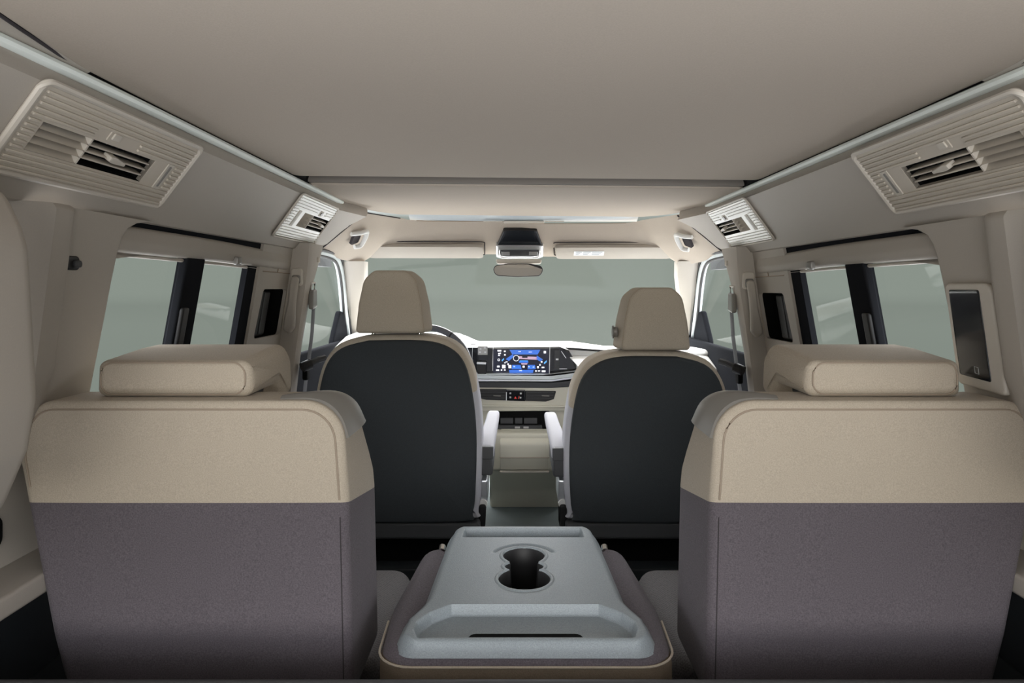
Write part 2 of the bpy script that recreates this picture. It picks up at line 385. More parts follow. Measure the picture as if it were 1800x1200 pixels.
for s in (-1, 1):
    dz = DZ[s]
    def wf(a, z, c, s=s, dz=dz):      # window plane: it leans, c counts inwards; upright bars rake with the door
        rk = (z-1.03)*.10
        return V(s*(.765+(1.03-z)*.13-c), a+rk, z+dz)
    b = new()
    ring(b, (1.12,1.562,.68,1.09), dens(rc([(1.20,.70),(1.518,.70),(1.518,1.06),(1.20,1.06)], .03, 5), .03), -.012, .0, wf)
    ring(b, (1.562,1.965,.68,1.09), dens(rc([(1.60,.71),(1.875,.71),(1.878,1.035),(1.60,1.035)], [.03,.03,.035,.02], 6), .03), -.012, .004, wf)
    wn = struct('window_%d' % (1 if s < 0 else 2), b, 'frame', label=f'{SIDE[s]} side window with black divider bar', cat='window')
    b = new(); cushion(b, rc([(1.512,.70),(1.603,.70),(1.603,1.018),(1.516,1.018)], .004, 2), -.008, .012, .005, f=wf, step=.05); obj('divider_bar', b, 'frame', wn)
    b = new(); cushion(b, rc([(1.518,.80),(1.547,.80),(1.547,.905),(1.518,.905)], .006, 3), .010, .022, .005, f=wf); obj('window_catch', b, 'black', wn)
    for y0, y1 in ((1.19,1.525),(1.59,1.885)):
        b = new(); grid(b, [[wf(y0,.69,-.010),wf(y1,.69,-.010)],[wf(y0,1.07,-.010),wf(y1,1.07,-.010)]]); obj('pane', b, 'glass', wn)
    # roller blind box
    bt = thing('roller_blind', f'beige roller blind box above the {SIDE[s]} side window', 'blind', (s*.77, 1.7, 1.04+dz))
    b = new()
    prof = rc([(.800,1.068),(.800,1.018),(.752,1.014),(.746,1.035),(.750,1.067)], [.004,.004,.016,.02,.012], 5)
    rows = []
    for k in range(25):
        t = k/24; y = 1.19+t*(2.205-1.19)
        e = min(1, (2.205-y)/.035); e = math.sqrt(max(0, 1-(1-e)**2))
        rows.append([V(s*(.80+(x-.80)*max(.25, e)), y, 1.045+(z-1.045)*(max(.6, e)) + (-.010*smooth((y-1.6)/.6)) + dz) for x, z in prof])
    L = [loop(b, r) for r in rows]
    for a_, c_ in zip(L, L[1:]): bridge(b, a_, c_)
    b.faces.new(L[0]); b.faces.new(L[-1][::-1])
    obj('housing', b, 'trim', bt)
    b = new(); tube(b, [V(s*.768, 1.26, 1.012+dz), V(s*.768, 1.7, 1.009+dz), V(s*.768, 2.15, 1.001+dz)], .004, 8); obj('pull_bar', b, 'trimlite', bt)
    b = new(); box(b, min(s*.738,s*.752), max(s*.738,s*.752), 1.745, 1.775, 1.008+dz, 1.03+dz, .004); obj('pull_tab', b, 'handle', bt)
    # sliding door inner panel with a dark handle recess
    b = new()
    ring(b, (1.94,2.26,.62,1.10), dens(rc([(1.985,.80),(2.20,.80),(2.20,.945),(2.00,.945)], .014, 4), .03), .002, .012, wf)
    cushion(b, [(1.92,.0),(2.30,.0),(2.30,.64),(1.92,.64)], -.03, .012, .004, f=lambda a, z, c: V(s*(.805-c), a, z))
    dr = struct('door_%d' % (1 if s < 0 else 2), b, 'trim', label=f'beige inner panel of the {SIDE[s]} sliding door with handle recess', cat='door')
    b = new(); pp = rc([(1.982,.797),(2.203,.797),(2.203,.948),(1.997,.948)], .014, 4); l0 = loop(b, [wf(a, z, .0115) for a, z in pp]); l1 = loop(b, [wf(a, z, -.035) for a, z in pp]); bridge(b, l0, l1); b.faces.new(l1); obj('handle_recess', b, 'matteblack', dr)
    b = new(); cushion(b, rc([(2.00,.803),(2.11,.803),(2.11,.94),(2.015,.94)], .01, 4), -.027, -.004, .008, f=wf); hd = obj('door_handle', b, 'black', dr)
    b = new(); cushion(b, rc([(2.052,.81),(2.060,.81),(2.060,.935),(2.052,.935)], .002, 3), -.005, -.001, .0015, f=wf); obj('handle_ridge', b, 'charcoal', hd)
    b = new(); tube(b, [wf(1.97,.997,.0125), wf(2.23,.995,.0125)], .0016, 6); tube(b, [wf(2.09,.997,.0125), wf(2.09,1.03,.0125)], .0022, 6); obj('seam', b, 'beigeseam', dr)

# ------------------------------------------------------------------ door pillars, grab straps, belts
for s in (-1, 1):
    dz = DZ[s]
    rows = []
    for z, xi, y0, y1 in ((1.095,.690,2.20,2.37),(1.03,.694,2.20,2.325),(.93,.706,2.20,2.275),(.75,.730,2.19,2.255),(.60,.745,2.18,2.25),(.3,.75,2.17,2.25),(.0,.75,2.17,2.25)):
        rows.append([V(s*.83,y0,z+dz*(z>.5)), V(s*(xi+.02),y0,z+dz*(z>.5)), V(s*(xi+.006),y0+.006,z+dz*(z>.5)), V(s*xi,y0+.025,z+dz*(z>.5)), V(s*(xi+.003),y1-.012,z+dz*(z>.5)), V(s*(xi+.02),y1,z+dz*(z>.5)), V(s*.83,y1,z+dz*(z>.5))])
    b = new(); grid(b, rows)
    pl = struct('trim_%d' % (9 if s < 0 else 10), b, 'trim', label=f'beige door pillar between the {SIDE[s]} sliding door and front door', cat='pillar')
    b = new(); cushion(b, rc([(2.293,1.035),(2.311,1.035),(2.311,1.052),(2.293,1.052)], .003, 3), s*.690, s*.702, .001, f=lambda a, z, c: V(c, a, z+dz)); obj('pillar_badge', b, 'trimlite', pl)
    # grab strap on the pillar's rear face
    gs = thing('grab_handle', f'beige strap grab handle on the {SIDE[s]} door pillar', 'handle', (s*.73, 2.19, .90))
    b = new(); cushion(b, rc([(.712,.955),(.748,.955),(.748,1.012),(.712,1.012)], .01, 5), 2.199, 2.185, .003, f=lambda a, z, c: V(s*a, c, z+dz)); obj('mount_plate', b, 'trimlite', gs)
    b = new(); cushion(b, rc([(.717,.962),(.743,.962),(.743,.99),(.717,.99)], .006, 5), 2.186, 2.174, .004, f=lambda a, z, c: V(s*a, c, z+dz)); obj('pivot_cap', b, 'handle', gs)
    b = new(); cushion(b, rc([(.715,.985),(.741,.985),(.747,.90),(.768,.815),(.747,.80),(.728,.82),(.722,.90)], [.012,.012,.05,.012,.012,.02,.05], 5), 2.176, 2.158, .007, f=lambda a, z, c: V(s*a, c-.012*math.sin(max(0,min(1,(.985-z)/.18))*math.pi), z+dz), step=.01); obj('strap_grip', b, 'trim', gs)
    # seat belt
    st = thing('seat_belt', f'dark seat belt hanging from the {SIDE[s]} door pillar', 'seat belt', (s*.70, 2.36, .6))
    b = new(); tube(b, [V(s*.706,2.245,.935+dz),V(s*.703,2.285,.937+dz),V(s*.703,2.29,.966+dz),V(s*.705,2.25,.964+dz)], .004, 8, closed=True); obj('belt_loop', b, 'trimlite', st)
    b = new(); cushion(b, rc([(2.235,.875),(2.285,.885),(2.283,.945),(2.24,.94)], .008, 4), .708, .692, .004, f=lambda a, z, c: V(s*c, a, z+dz)); obj('loop_cover', b, 'handle', st)
    b = new()
    grid(b, [[V(s*x, y-.020, z+dz), V(s*(x-.002), y, z+dz), V(s*x, y+.020, z+dz)] for x, y, z in ((.698,2.262,.885),(.702,2.258,.80),(.712,2.255,.71),(.722,2.252,.63),(.733,2.25,.50),(.738,2.25,.2))])
    bmesh.ops.solidify(b, geom=b.faces[:], thickness=.0025); obj('webbing', b, 'belt', st)
    b = new(); cyl(b, V(s*.722,2.215,.688+dz), V(s*.700,2.235,.698+dz), .017, 16); tube(b, [V(s*.708,2.228,.695+dz), V(s*.685,2.265,.708+dz), V(s*.668,2.29,.712+dz)], .011, 8); obj('belt_tongue', b, 'black', st)
    b = new(); cushion(b, rc([(2.215,.645),(2.25,.645),(2.25,.680),(2.215,.680)], .01, 4), .722, .706, .004, f=lambda a, z, c: V(s*c, a, z+dz)); obj('belt_button', b, 'matteblack', st)

# ------------------------------------------------------------------ front doors and their windows, windscreen posts
for s in (-1, 1):
    dz = DZ[s]*.5
    b = new()
    cushion(b, rc([(2.30,.0),(3.45,.0),(3.45,.71),(2.30,.71)], .02, 3), .83, .80, .01, f=lambda a, z, c: V(s*(c+.05*smooth((.8-z)/.3)*0), a, z))
    dd = struct('door_%d' % (3 if s < 0 else 4), b, 'frame', label=f'dark {SIDE[s]} front door panel below its window', cat='door')
    b = new(); cushion(b, rc([(2.45,.40),(3.2,.40),(3.2,.50),(2.45,.50)], .03, 4), .80, .765, .015, f=lambda a, z, c: V(s*c, a, z)); obj('door_armrest', b, 'trim', dd)
    # window frame: pale metal hoop with dark seal
    path = sm([V(s*.775,2.45,1.082+dz), V(s*.778,2.62,1.085+dz), V(s*.782,2.80,1.078+dz), V(s*.786,2.90,1.055+dz), V(s*.797,3.00,.985+dz), V(s*.825,3.16,.84+dz), V(s*.846,3.30,.70+dz)], 6)
    b = new(); tube(b, path, .017, 10, flat=.8)
    wn = struct('window_%d' % (4 if s < 0 else 5), b, 'sealight', label=f'{SIDE[s]} front door window in a pale metal frame', cat='window')
    b = new(); tube(b, [p+V(-s*.006,-.022,-.014) for p in path], .006, 8); obj('inner_seal', b, 'black', wn)
    b = new(); tube(b, [p+V(-s*.017,.014,.008) for p in path], .007, 8); obj('outer_seal', b, 'black', wn)
    b = new()
    g = [(2.28,.70),(3.30,.70),(3.00,.985),(2.88,1.075),(2.28,1.085)]
    b.faces.new([b.verts.new(V(s*(.805+(1.08-z)*.10), a, z+dz)) for a, z in g]); obj('pane', b, 'glass', wn)
    # sail panel for the door mirror
    b = new(); cushion(b, rc([(2.98,.69),(3.27,.69),(3.15,.83),(3.06,.845)], .02, 4), .004, -.02, .006, f=lambda a, z, c: V(s*(.80+(1.03-z)*.10-c), a, z)); obj('mirror_sail', b, 'frame', wn)
    # windscreen post
    rows = []
    for x0, x1, y, z in ((.745,.672,2.90,1.062),(.757,.690,2.98,1.0),(.795,.743,3.14,.87),(.842,.802,3.36,.70),(.855,.82,3.44,.62)):
        rows.append([V(s*(x0+.03),y+.02,z), V(s*x0,y-.01,z), V(s*(x0-.01),y-.018,z), V(s*(x1+.008),y-.012,z), V(s*x1,y,z), V(s*x1,y+.07,z)])
    b = new(); grid(b, rows)
    struct('trim_%d' % (11 if s < 0 else 12), b, 'trim', label=f'beige windscreen post on the {SIDE[s]}', cat='pillar')

# ------------------------------------------------------------------ roof front header
Uc = [(-.652,2.44,1.236),(-.632,2.56,1.243),(-.575,2.70,1.243),(-.51,2.795,1.240),(-.44,2.855,1.232),(-.2,2.87,1.231),(0,2.872,1.231)]
Lc = [(-.765,2.42,1.080),(-.772,2.62,1.083),(-.768,2.80,1.074),(-.742,2.885,1.062),(-.675,2.925,1.062),(-.655,2.945,1.082),(-.60,2.965,1.094),(-.3,2.995,1.096),(0,3.00,1.097)]
def resample(c, n):
    c = sm(c, 6); L = [0]
    for a, b_ in zip(c, c[1:]): L.append(L[-1]+(b_-a).length)
    out = []
    for k in range(n):
        d = L[-1]*k/(n-1); i = 0
        while i < len(L)-2 and L[i+1] < d: i += 1
        out.append(c[i].lerp(c[i+1], (d-L[i])/max(1e-9, L[i+1]-L[i])))
    return out
def half(c, n, f):
    c = resample(c, n); return c+[V(-p.x+0, p.y, p.z-.010*f) for p in reversed(c[:-1])]
U, Lw = half(Uc, 24, 1), half(Lc, 24, 1)
rows = []
for k in range(9):
    t = k/8; row = []
    for u, l in zip(U, Lw):
        p = u.lerp(l, t); bul = math.sin(math.pi*t)*.018
        row.append(p+V(0, -bul*.7, -bul*.5))
    rows.append(row)
for d in (.02, .06): rows.append([p+V(0, d, d*.35) for p in rows[8]])
b = new(); grid(b, rows)
hd = struct('trim_13', b, 'headliner', label='beige roof header above the windscreen', cat='header')
b = new(); grid(b, [[V(x, 2.775, 1.268), V(x, 2.82, 1.252), V(x, 2.872, 1.229)] for x in (-.47,-.2,0,.2,.49)]); obj('blind_strip', b, 'sunstrip', hd, label='pale blue grey strip between headliner and header')
b = new(); box(b, -.075, .098, 2.855, 2.868, 1.221, 1.231, .003)
obj('blind_grip', b, 'trimlite', hd)
b = new()
for x0, x1 in ((-.16,-.08),(.10,.18)): box(b, x0, x1, 2.852, 2.86, 1.226, 1.230)
obj('grip_line', b, 'trimlite', hd)
b = new(); tube(b, [p+V(0,-.002,-.001) for p in U[12:-12]], .002, 6); obj('header_seam', b, 'beigeseam', hd)
b = new(); tube(b, [p.lerp(q, .0)+V(0,-.003,-.003) for p, q in zip(U, Lw)][:11], .0025, 6); obj('seam', b, 'greyseam', hd)
for s in (-1, 1):   # diagonal seam where side panel meets header
    b = new(); path = sm([V(s*.600,2.585,1.24), V(s*.625,2.56,1.215), V(s*.665,2.50,1.165), V(s*.715,2.455,1.110), V(s*.745,2.43,1.08)], 6)
    tube(b, [p+V(-s*.006,-.004,-.004+DZ[s]) for p in path] , .0038, 6); obj('panel_seam', b, 'greyseam', hd)
# windscreen
b = new()
rows = []
for k in range(7):
    t = k/6; y = 3.0+t*.52; z = 1.11-t*.46; w = .70+t*.17
    rows.append([V(x*w, y-.06*x*x, z) for x in (-1,-.7,-.4,0,.4,.7,1)])
grid(b, rows); struct('window_3', b, 'glass', label='wide windscreen at the front of the cabin', cat='window')
# sun visors
def hdr(x, t, d):   # point on the header slope, d off it
    y = 2.872+t*.128; z = 1.231-t*.134
    bul = math.sin(math.pi*max(0,min(1,t)))*.018
    return V(x, y-bul*.7-d*.72-.02*(abs(x)/.66)**2, z-bul*.5-d*.69)
for s in (-1, 1):
    x0, x1 = (-.672,-.163) if s < 0 else (.145,.660)
    vz = 0 if s < 0 else .004
    sv = thing('sun_visor', 'driver side beige sun visor without a label' if s < 0 else 'passenger side beige sun visor with a white label', 'sun visor', ((x0+x1)/2, 2.95, 1.12), 'sun visors above the windscreen')
    b = new(); cushion(b, rc([(x0,.56),(x1,.56-.0),(x1-.004,.97),(x0+.01,.97)], .03, 5), .012, .034, .008, f=lambda a, t, c: hdr(a, t, c+vz), step=.03); obj('visor_pad', b, 'trim', sv)
    b = new(); tube(b, [hdr(a, t, .010+vz) for a, t in dens(rc([(x0-.006,.51),(x1+.006,.51),(x1+.003,.97),(x0+.002,.97)], .03, 5), .03)][:-4], .0024, 6); obj('painted_shadow', b, 'greyseam', sv)  # dark tube painted as the shadow round the visor
    b = new(); xx = -.21 if s < 0 else .19
    cyl(b, hdr(xx-.02, .98, .016), hdr(xx+.02, .98, .016), .005, 10); obj('visor_clip', b, 'white', sv)
    b = new(); xx = x0+.06 if s < 0 else x1-.06
    cyl(b, hdr(xx-.05, .99, .016), hdr(xx+.05, .99, .016), .0035, 10); obj('visor_pivot', b, 'white', sv)
    if s > 0:
        b = new(); cushion(b, rc([(.228,.68),(.358,.68),(.358,.83),(.228,.83)], .004, 2), .0385, .0395, 0, f=lambda a, t, c: hdr(a, t, c)); lb = obj('warning_label', b, 'label', sv, label='white warning label')
        b = new()
        for k in range(3):
            for x_, x__ in ((.236,.262),(.268,.30),(.305,.35)): cushion(b, [(x_,.70+.043*k),(x__-.006*k,.70+.043*k),(x__-.006*k,.72+.043*k),(x_,.72+.043*k)], .0396, .040, 0, f=lambda a, t, c: hdr(a, t, c))
        obj('label_text', b, 'labelink', lb)
# overhead console
oc = thing('overhead_console', 'black and silver overhead lamp console above the mirror', 'console', (-.01, 2.90, 1.16))
b = new(); cushion(b, rc([(-.103,.56),(-.075,.16),(.066,.16),(.090,.56)], [.004,.015,.015,.004], 4), -.004, .022, .006, f=hdr, step=.02); obj('sensor_cover', b, 'gloss', oc)
b = new(); cushion(b, rc([(-.109,.56),(.096,.56),(.096,.96),(.075,1.02),(-.088,1.02),(-.109,.96)], .008, 4), -.004, .026, .006, f=hdr, step=.02); obj('lamp_housing', b, 'silver', oc)
b = new(); cushion(b, rc([(-.092,.70),(.078,.70),(.074,.90),(-.088,.90)], .006, 4), .024, .030, .002, f=hdr); sw = obj('switch_bar', b, 'charcoal', oc)
for x0, x1 in ((-.085,-.050),(.034,.072)):
    b = new(); cushion(b, rc([(x0,.74),(x1,.74),(x1,.86),(x0,.86)], .003, 3), .029, .032, .001, f=hdr); obj('reading_lamp', b, 'silver', sw)
b = new(); tube(b, [hdr(-.094,.72,.028), hdr(-.090,.93,.03), hdr(-.06,.975,.03), hdr(.045,.975,.03), hdr(.076,.93,.03), hdr(.080,.72,.028)], .0022, 8); obj('bright_edge', b, 'chrome', oc)
# mirror
rm = thing('rear_view_mirror', 'rear view mirror hanging below the overhead console', 'mirror', (-.012, 2.9, 1.02))
b = new(); cushion(b, rc([(-.105,1.052),(.085,1.052),(.092,1.073),(-.111,1.073)], .008, 4), 2.925, 2.975, .006, n=3); obj('mirror_foot', b, 'trimlite', rm)
b = new(); cushion(b, rc([(-.124,1.043),(-.113,1.0),(-.02,.994),(.085,.998),(.098,1.04),(.04,1.052),(-.06,1.052)], [.02,.025,.1,.025,.02,.1,.1], 6), 2.90, 2.93, .004, .012); obj('mirror_shell', b, 'black', rm)
b = new(); cushion(b, inset(rc([(-.124,1.043),(-.113,1.0),(-.02,.994),(.085,.998),(.098,1.04),(.04,1.052),(-.06,1.052)], [.02,.025,.1,.025,.02,.1,.1], 6), .0035), 2.8985, 2.901, 0); xf(b, lambda p: V(p.x, p.y+(p.x+.012)*.03+(p.z-1.023)*.0875-.002, p.z)); obj('mirror_glass', b, 'mirror', rm)
# grab handles at the roof corners
for s in (-1, 1):
    gh = thing('roof_grab_handle', f'small pale grab handle in the {SIDE[s]} front roof corner', 'handle', (s*.665, 2.76, 1.13))
    c0 = V(s*.664, 2.70, 1.152+DZ[s]); ux = V(-s*.035, .055, .022); uz = V(s*.030, .028, -.055)
    nn = ux.cross(uz).normalized()*(1 if s < 0 else -1)
    if nn.y > 0: nn = -nn
    def hf(a, t, c, c0=c0, ux=ux, uz=uz, nn=nn): return c0+ux*a+uz*t+nn*c
    b = new(); cushion(b, rc([(-.12,-.12),(.50,-.12),(.50,.55),(-.12,.55)], .1, 4), -.01, .002, .001, f=hf); obj('recess', b, 'greyseam', gh)
    b = new(); tube(b, sm([hf(-.5,-.35,.0), hf(.1,-.34,.012), hf(.62,-.30,.014), hf(.74,.2,.014), hf(.68,.75,.010), hf(.30,.80,.002)], 6), .0095, 10); obj('grip', b, 'white', gh)

# ------------------------------------------------------------------ overhead vents
def vent(s, y0, y1, flip, label):
    dz = DZ[s]; L = .1378
    def f(u, v, c):      # u along the car, v down the slope, c off the panel
        x = .627+(.088)*v/L; z = 1.214-.106*v/L
        return V(s*(x-.769*c), u, z-.639*c+dz)
    H = .137 if not flip else .146
    vt = thing('air_vent_panel', label, 'vent', tuple(f((y0+y1)/2, .07, 0)), 'overhead vents along the roof sides')
    W = y1-y0
    sk = .012*(1 if not flip else 1)
    def fs(u, v, c): return f(u+(sk*(v/H) if not flip else sk*(v/H)*2.2), v, c)
    def U(t): return y0+W*t
    b = new()
    out = rc([(y0,-.005),(y1,-.005),(y1,H),(y0,H)], .012, 5)
    # louvre opening (dark) and fixed louvres
    if not flip: o0, o1, d0, d1, v0, v1 = U(.345), U(.755), U(.095), U(.335), .050, .097
    else: o0, o1, d0, d1, v0, v1 = U(.53), U(.985), U(.31), U(.52), .048, .098
    op = (min(o0,d0), max(o1,d1), v0, v1)
    # plate with a rectangular opening: four strips
    for a0, a1, e0, e1 in ((y0+.006,y1-.006,0,v0),(y0+.006,y1-.006,v1,H-.005),(y0+.006,op[0],v0,v1),(op[1],y1-.006,v0,v1)):
        if a1-a0 > .001: cushion(b, [(a0,e0),(a1,e0),(a1,e1),(a0,e1)], -.004, .005, 0, f=fs)
    vm_ = 'vent_glare' if flip else 'vent'
    obj('panel_plate', b, vm_, vt)
    b = new()
    tube(b, [fs(a, v, .005) for a, v in out], .006 if not flip else .004, 8, closed=True, flat=.8); obj('rim', b, 'trimlite', vt)
    # ribs
    b = new()
    n = 15
    for k in range(n):
        v = .008+(H-.016)*k/(n-1)
        segs = [(y0+.012, y1-.008)]
        if v0-.004 < v < v1+.004:
            segs = [(y0+.012, op[0]-.006), (op[1]+.006, y1-.008)]
            if not flip: segs[1] = (U(.915), y1-.008)
            else: segs[0] = (y0+.012, U(.13)); segs.pop()
        elif v0-.024 < v < v0:
            cut0, cut1 = (U(.33), U(.60)) if not flip else (U(.56), U(.78))
            segs = [(y0+.012, cut0), (cut1, y1-.008)]
        for a0, a1 in segs:
            if a1-a0 > .004: cushion(b, rc([(a0,v-.0022),(a1,v-.0022),(a1,v+.0022),(a0,v+.0022)], .001, 1), .004, .0085, .001, f=fs, n=1)
    obj('ribs', b, vm_, vt)
    # duct
    b = new()
    A = [(op[0],v0),(op[1],v0),(op[1],v1),(op[0],v1)]
    l0 = loop(b, [fs(a, v, .004) for a, v in A]); l1 = loop(b, [fs(a, v, -.035) for a, v in A]); bridge(b, l0, l1); b.faces.new(l1)
    obj('duct', b, 'matteblack', vt)
    nl = 3
    for k in range(nl):
        v = v0+(v1-v0)*(k+1)/(nl+1)
        b = new(); cushion(b, rc([(o0+.004,v-.0016),(o1-.004,v-.0016),(o1-.004,v+.0016),(o0+.004,v+.0016)], .001, 2), -.014, .003, .0012, f=fs, n=2); obj('slat', b, 'vent', vt)
    b = new()
    for k in range(11):
        a = o0+(o1-o0)*(k+.5)/11
        cushion(b, [(a-.0008,v0+.002),(a+.0008,v0+.002),(a+.0008,v1-.002),(a-.0008,v1-.002)], -.03, -.018, 0, f=fs)
    obj('inner_fins', b, 'black', vt)
    b = new()     # fixed louvres: stepped blades
    for k in range(4):
        e0 = v0+(v1-v0)*k/4; e1 = v0+(v1-v0)*(k+1)/4-.001
        l0 = [fs(d0, e0, -.010), fs(d1, e0, -.010), fs(d1, e1, .006), fs(d0, e1, .006), ]
        l1 = [fs(d0, e0, -.016), fs(d1, e0, -.016), fs(d1, e1, .001), fs(d0, e1, .001), ]
        A_ = loop(b, l0); B_ = loop(b, l1); bridge(b, A_, B_); b.faces.new(A_); b.faces.new(B_[::-1])
    obj('fixed_louvre', b, 'vent', vt)
    b = new()
    e = d1 if not flip else d1
    for k in range(4):
        a0 = v0+(v1-v0)*k/4
        cushion(b, [(e,a0),(e+.004,a0),(e+.004,a0+(v1-v0)/4),(e,a0+(v1-v0)/4-.002)], -.016, .007, .0005, f=fs, n=1)
    obj('louvre_wall', b, 'trimlite', vt)
    uk = U(.50) if not flip else U(.85)
    b = new(); cushion(b, rc([(uk-.008,.067),(uk+.006,.066),(uk+.035,.071),(uk+.035,.077),(uk+.004,.078),(uk-.008,.076)], .002, 3), -.006, .010, .002, f=fs, n=2); obj('thumb_knob', b, 'trimlite', vt)
    ub = U(.44) if not flip else U(.665)
    b = new(); cushion(b, rc([(ub-.016,.024),(ub+.016,.024),(ub+.016,.044),(ub-.016,.044)], .002, 2), .004, .0065, .001, f=fs, n=1); bs = obj('button_seat', b, 'vent', vt)
    b = new(); cushion(b, rc([(ub-.009,.028),(ub+.010,.028),(ub+.010,.040),(ub-.009,.040)], .002, 2), .006, .009, .001, f=fs, n=1); obj('lamp_button', b, 'handle' if flip else 'trimlite', bs)
    us = U(.875) if not flip else U(.19)
    b = new(); cushion(b, rc([(us-.010,.046),(us+.012,.046),(us+.012,.102),(us-.010,.102)], .002, 2), .004, .0068, .001, f=fs, n=1); sl = obj('lamp_strip', b, 'trimlite', vt)
    b = new(); cushion(b, rc([(us-.003,.051),(us+.004,.051),(us+.004,.096),(us-.003,.096)], .001, 2), .006, .0078, .0008, f=fs, n=1); obj('strip_lens', b, 'handle' if not flip else 'white', sl)
vent(-1, .864, 1.291, False, 'large ribbed beige air vent near the left rear of the roof')
vent(1, .864, 1.291, False, 'large ribbed beige air vent near the right rear of the roof')
vent(-1, 1.905, 2.285, True, 'small ribbed air vent near the front of the left roof side')
vent(1, 1.905, 2.285, True, 'small ribbed air vent near the front of the right roof side')

# ------------------------------------------------------------------ rear pair of single seats
def rear_seat(s, label):
    cx = s*.53
    st = thing('single_seat', label, 'seat', (cx, 1.2, 0), 'single seats of the second row')
    def fx(a): return cx-s*a           # a counts towards the aisle
    out = rc([(-.250,.774),(.238,.774),(.249,.62),(.256,.30),(-.186,.30),(-.214,.41),(-.2535,.617),(-.266,.69)], [.09,.065,.2,.02,.02,.1,.03,.06], 8)
    b = new()
    cushion(b, out, 0, 1, .016, .05, n=6, step=.025, dome0=.004, f=lambda a, z, c: V(a, c, z))
    # rims are wanted in metres: rebuild with true depth
    b.free(); b = new()
    cushion(b, out, 1.05, 1.285, .016, .05, n=6, step=.025, dome0=.006, f=lambda a, z, c: V(fx(a), c, z))
    def lean(p):
        k = 1-.50*smooth((p.z-.58)/.20)
        return V(p.x, 1.05+(p.y-1.05)*k, p.z)
    xf(b, lean)
    co, no = V(0, 1.05, .6165), V(0, .17, 1)
    obj('upper_cover', cut(b, co, no, 1), 'beige', st, label='beige upper backrest cover')
    obj('lower_cover', cut(b, co, no, -1), 'grey', st, label='grey lower backrest cover'); b.free()
    # seams along the rear face
    ins = dens(inset(dens(out, .02), .0135), .02)
    up = [p for p in ins if p[1] > .620]; lo = [p for p in ins if p[1] < .612 and p[0] > .1 and p[1] > .32]
    k = max(range(len(up)), key=lambda i: (Vector(up[i])-Vector(up[i-1])).length); up = up[k:]+up[:k]
    b = new(); tube(b, [V(fx(a), 1.0495, z) for a, z in up], .0016, 6); obj('seam', b, 'beigeseam', st)
    lo.sort(key=lambda p: p[1])
    b = new(); tube(b, [V(fx(a), 1.052, z) for a, z in lo], .0022, 6); obj('edge_gap', b, 'greyseam', st)
    # headrest
    hc = s*.572
    prof = rc([(1.088,.773),(1.086,.832),(1.20,.843),(1.262,.845),(1.29,.82),(1.292,.75),(1.245,.745),(1.225,.776)], [.012,.012,.1,.03,.03,.02,.02,.02], 6)
    b = new(); cushion(b, prof, hc-.127, hc+.127, .018, f=YZ, n=6, dome0=.004, dome1=.004, step=.02)
    xf(b, lambda p: V(hc+(p.x-hc)*(1-.03*smooth((p.z-.78)/.07)), p.y, p.z))
    hr = obj('headrest', b, 'beige', st, label='beige headrest block')
    b = new(); e = [(-.117,.778),(.117,.778),(.115,.829),(-.115,.829)]
    tube(b, [V(hc+a, 1.0872, z) for a, z in dens(rc(e, .02, 5), .02)], .0013, 6, closed=True)
    obj('seam', b, 'beigeseam', hr)
    for q in (-.07, .07):
        b = new(); cyl(b, V(hc+q, 1.15, .735), V(hc+q, 1.15, .79), .007, 14); obj('headrest_post', b, 'black', st)
    b = new(); box(b, hc-.10, hc+.112 if s < 0 else hc+.10, 1.12, 1.20, .764, .776, .004) if False else box(b, hc-.105, hc+.105, 1.12, 1.20, .764, .776, .004); obj('post_guide', b, 'black', st)
    # release handle over the aisle side shoulder
    arc = [(.140,.773),(.185,.774),(.214,.766),(.234,.745),(.245,.714)]
    c = sm([V(a, z, 0) for a, z in arc], 5)
    b = new(); rows = []
    for i, p in enumerate(c):
        t = i/(len(c)-1); q = c[min(i+1, len(c)-1)]-c[max(i-1, 0)]; nrm = V(-q.y, q.x, 0).normalized()
        if nrm.y < 0 and nrm.x < 0: nrm = -nrm
        row = []
        for j in range(7):
            u = j/6; o_ = .003+.004*math.sin(math.pi*u)+(.012*t*smooth(u))
            y = 1.0605+(.022+.045*smooth(t*1.3))*u
            pp = p+nrm*o_
            row.append(V(fx(pp.x), y, pp.y+.010*t*u))
        rows.append(row)
    grid(b, rows); bmesh.ops.recalc_face_normals(b, faces=b.faces)
    bmesh.ops.solidify(b, geom=b.faces[:], thickness=.010)
    obj('release_handle', b, 'handle', st, label='smooth taupe release handle', ang=60)
    # cushion and base
    b = new(); cushion(b, rc([(cx-.25,1.27),(cx+.25,1.27),(cx+.25,1.72),(cx-.25,1.72)], .05, 5), .16, .245, .03, .04, f=XY, n=5, step=.04, dome1=.006)
    xf(b, lambda p: V(p.x, p.y, p.z)); obj('seat_cushion', b, 'greytex', st)
    b = new(); box(b, cx-.23, cx+.23, 1.10, 1.68, .06, .17, .02); obj('seat_base', b, 'black', st)
    for q in (-.2, .2):
        b = new(); box(b, cx+q-.02, cx+q+.02, 1.08, 1.75, 0, .06, .004); obj('floor_runner', b, 'charcoal', st)
rear_seat(-1, 'left rear seat with beige top and grey lower back, nearest the hook pillar')
rear_seat(1, 'right rear seat with beige top and grey lower back, nearest the black panel')

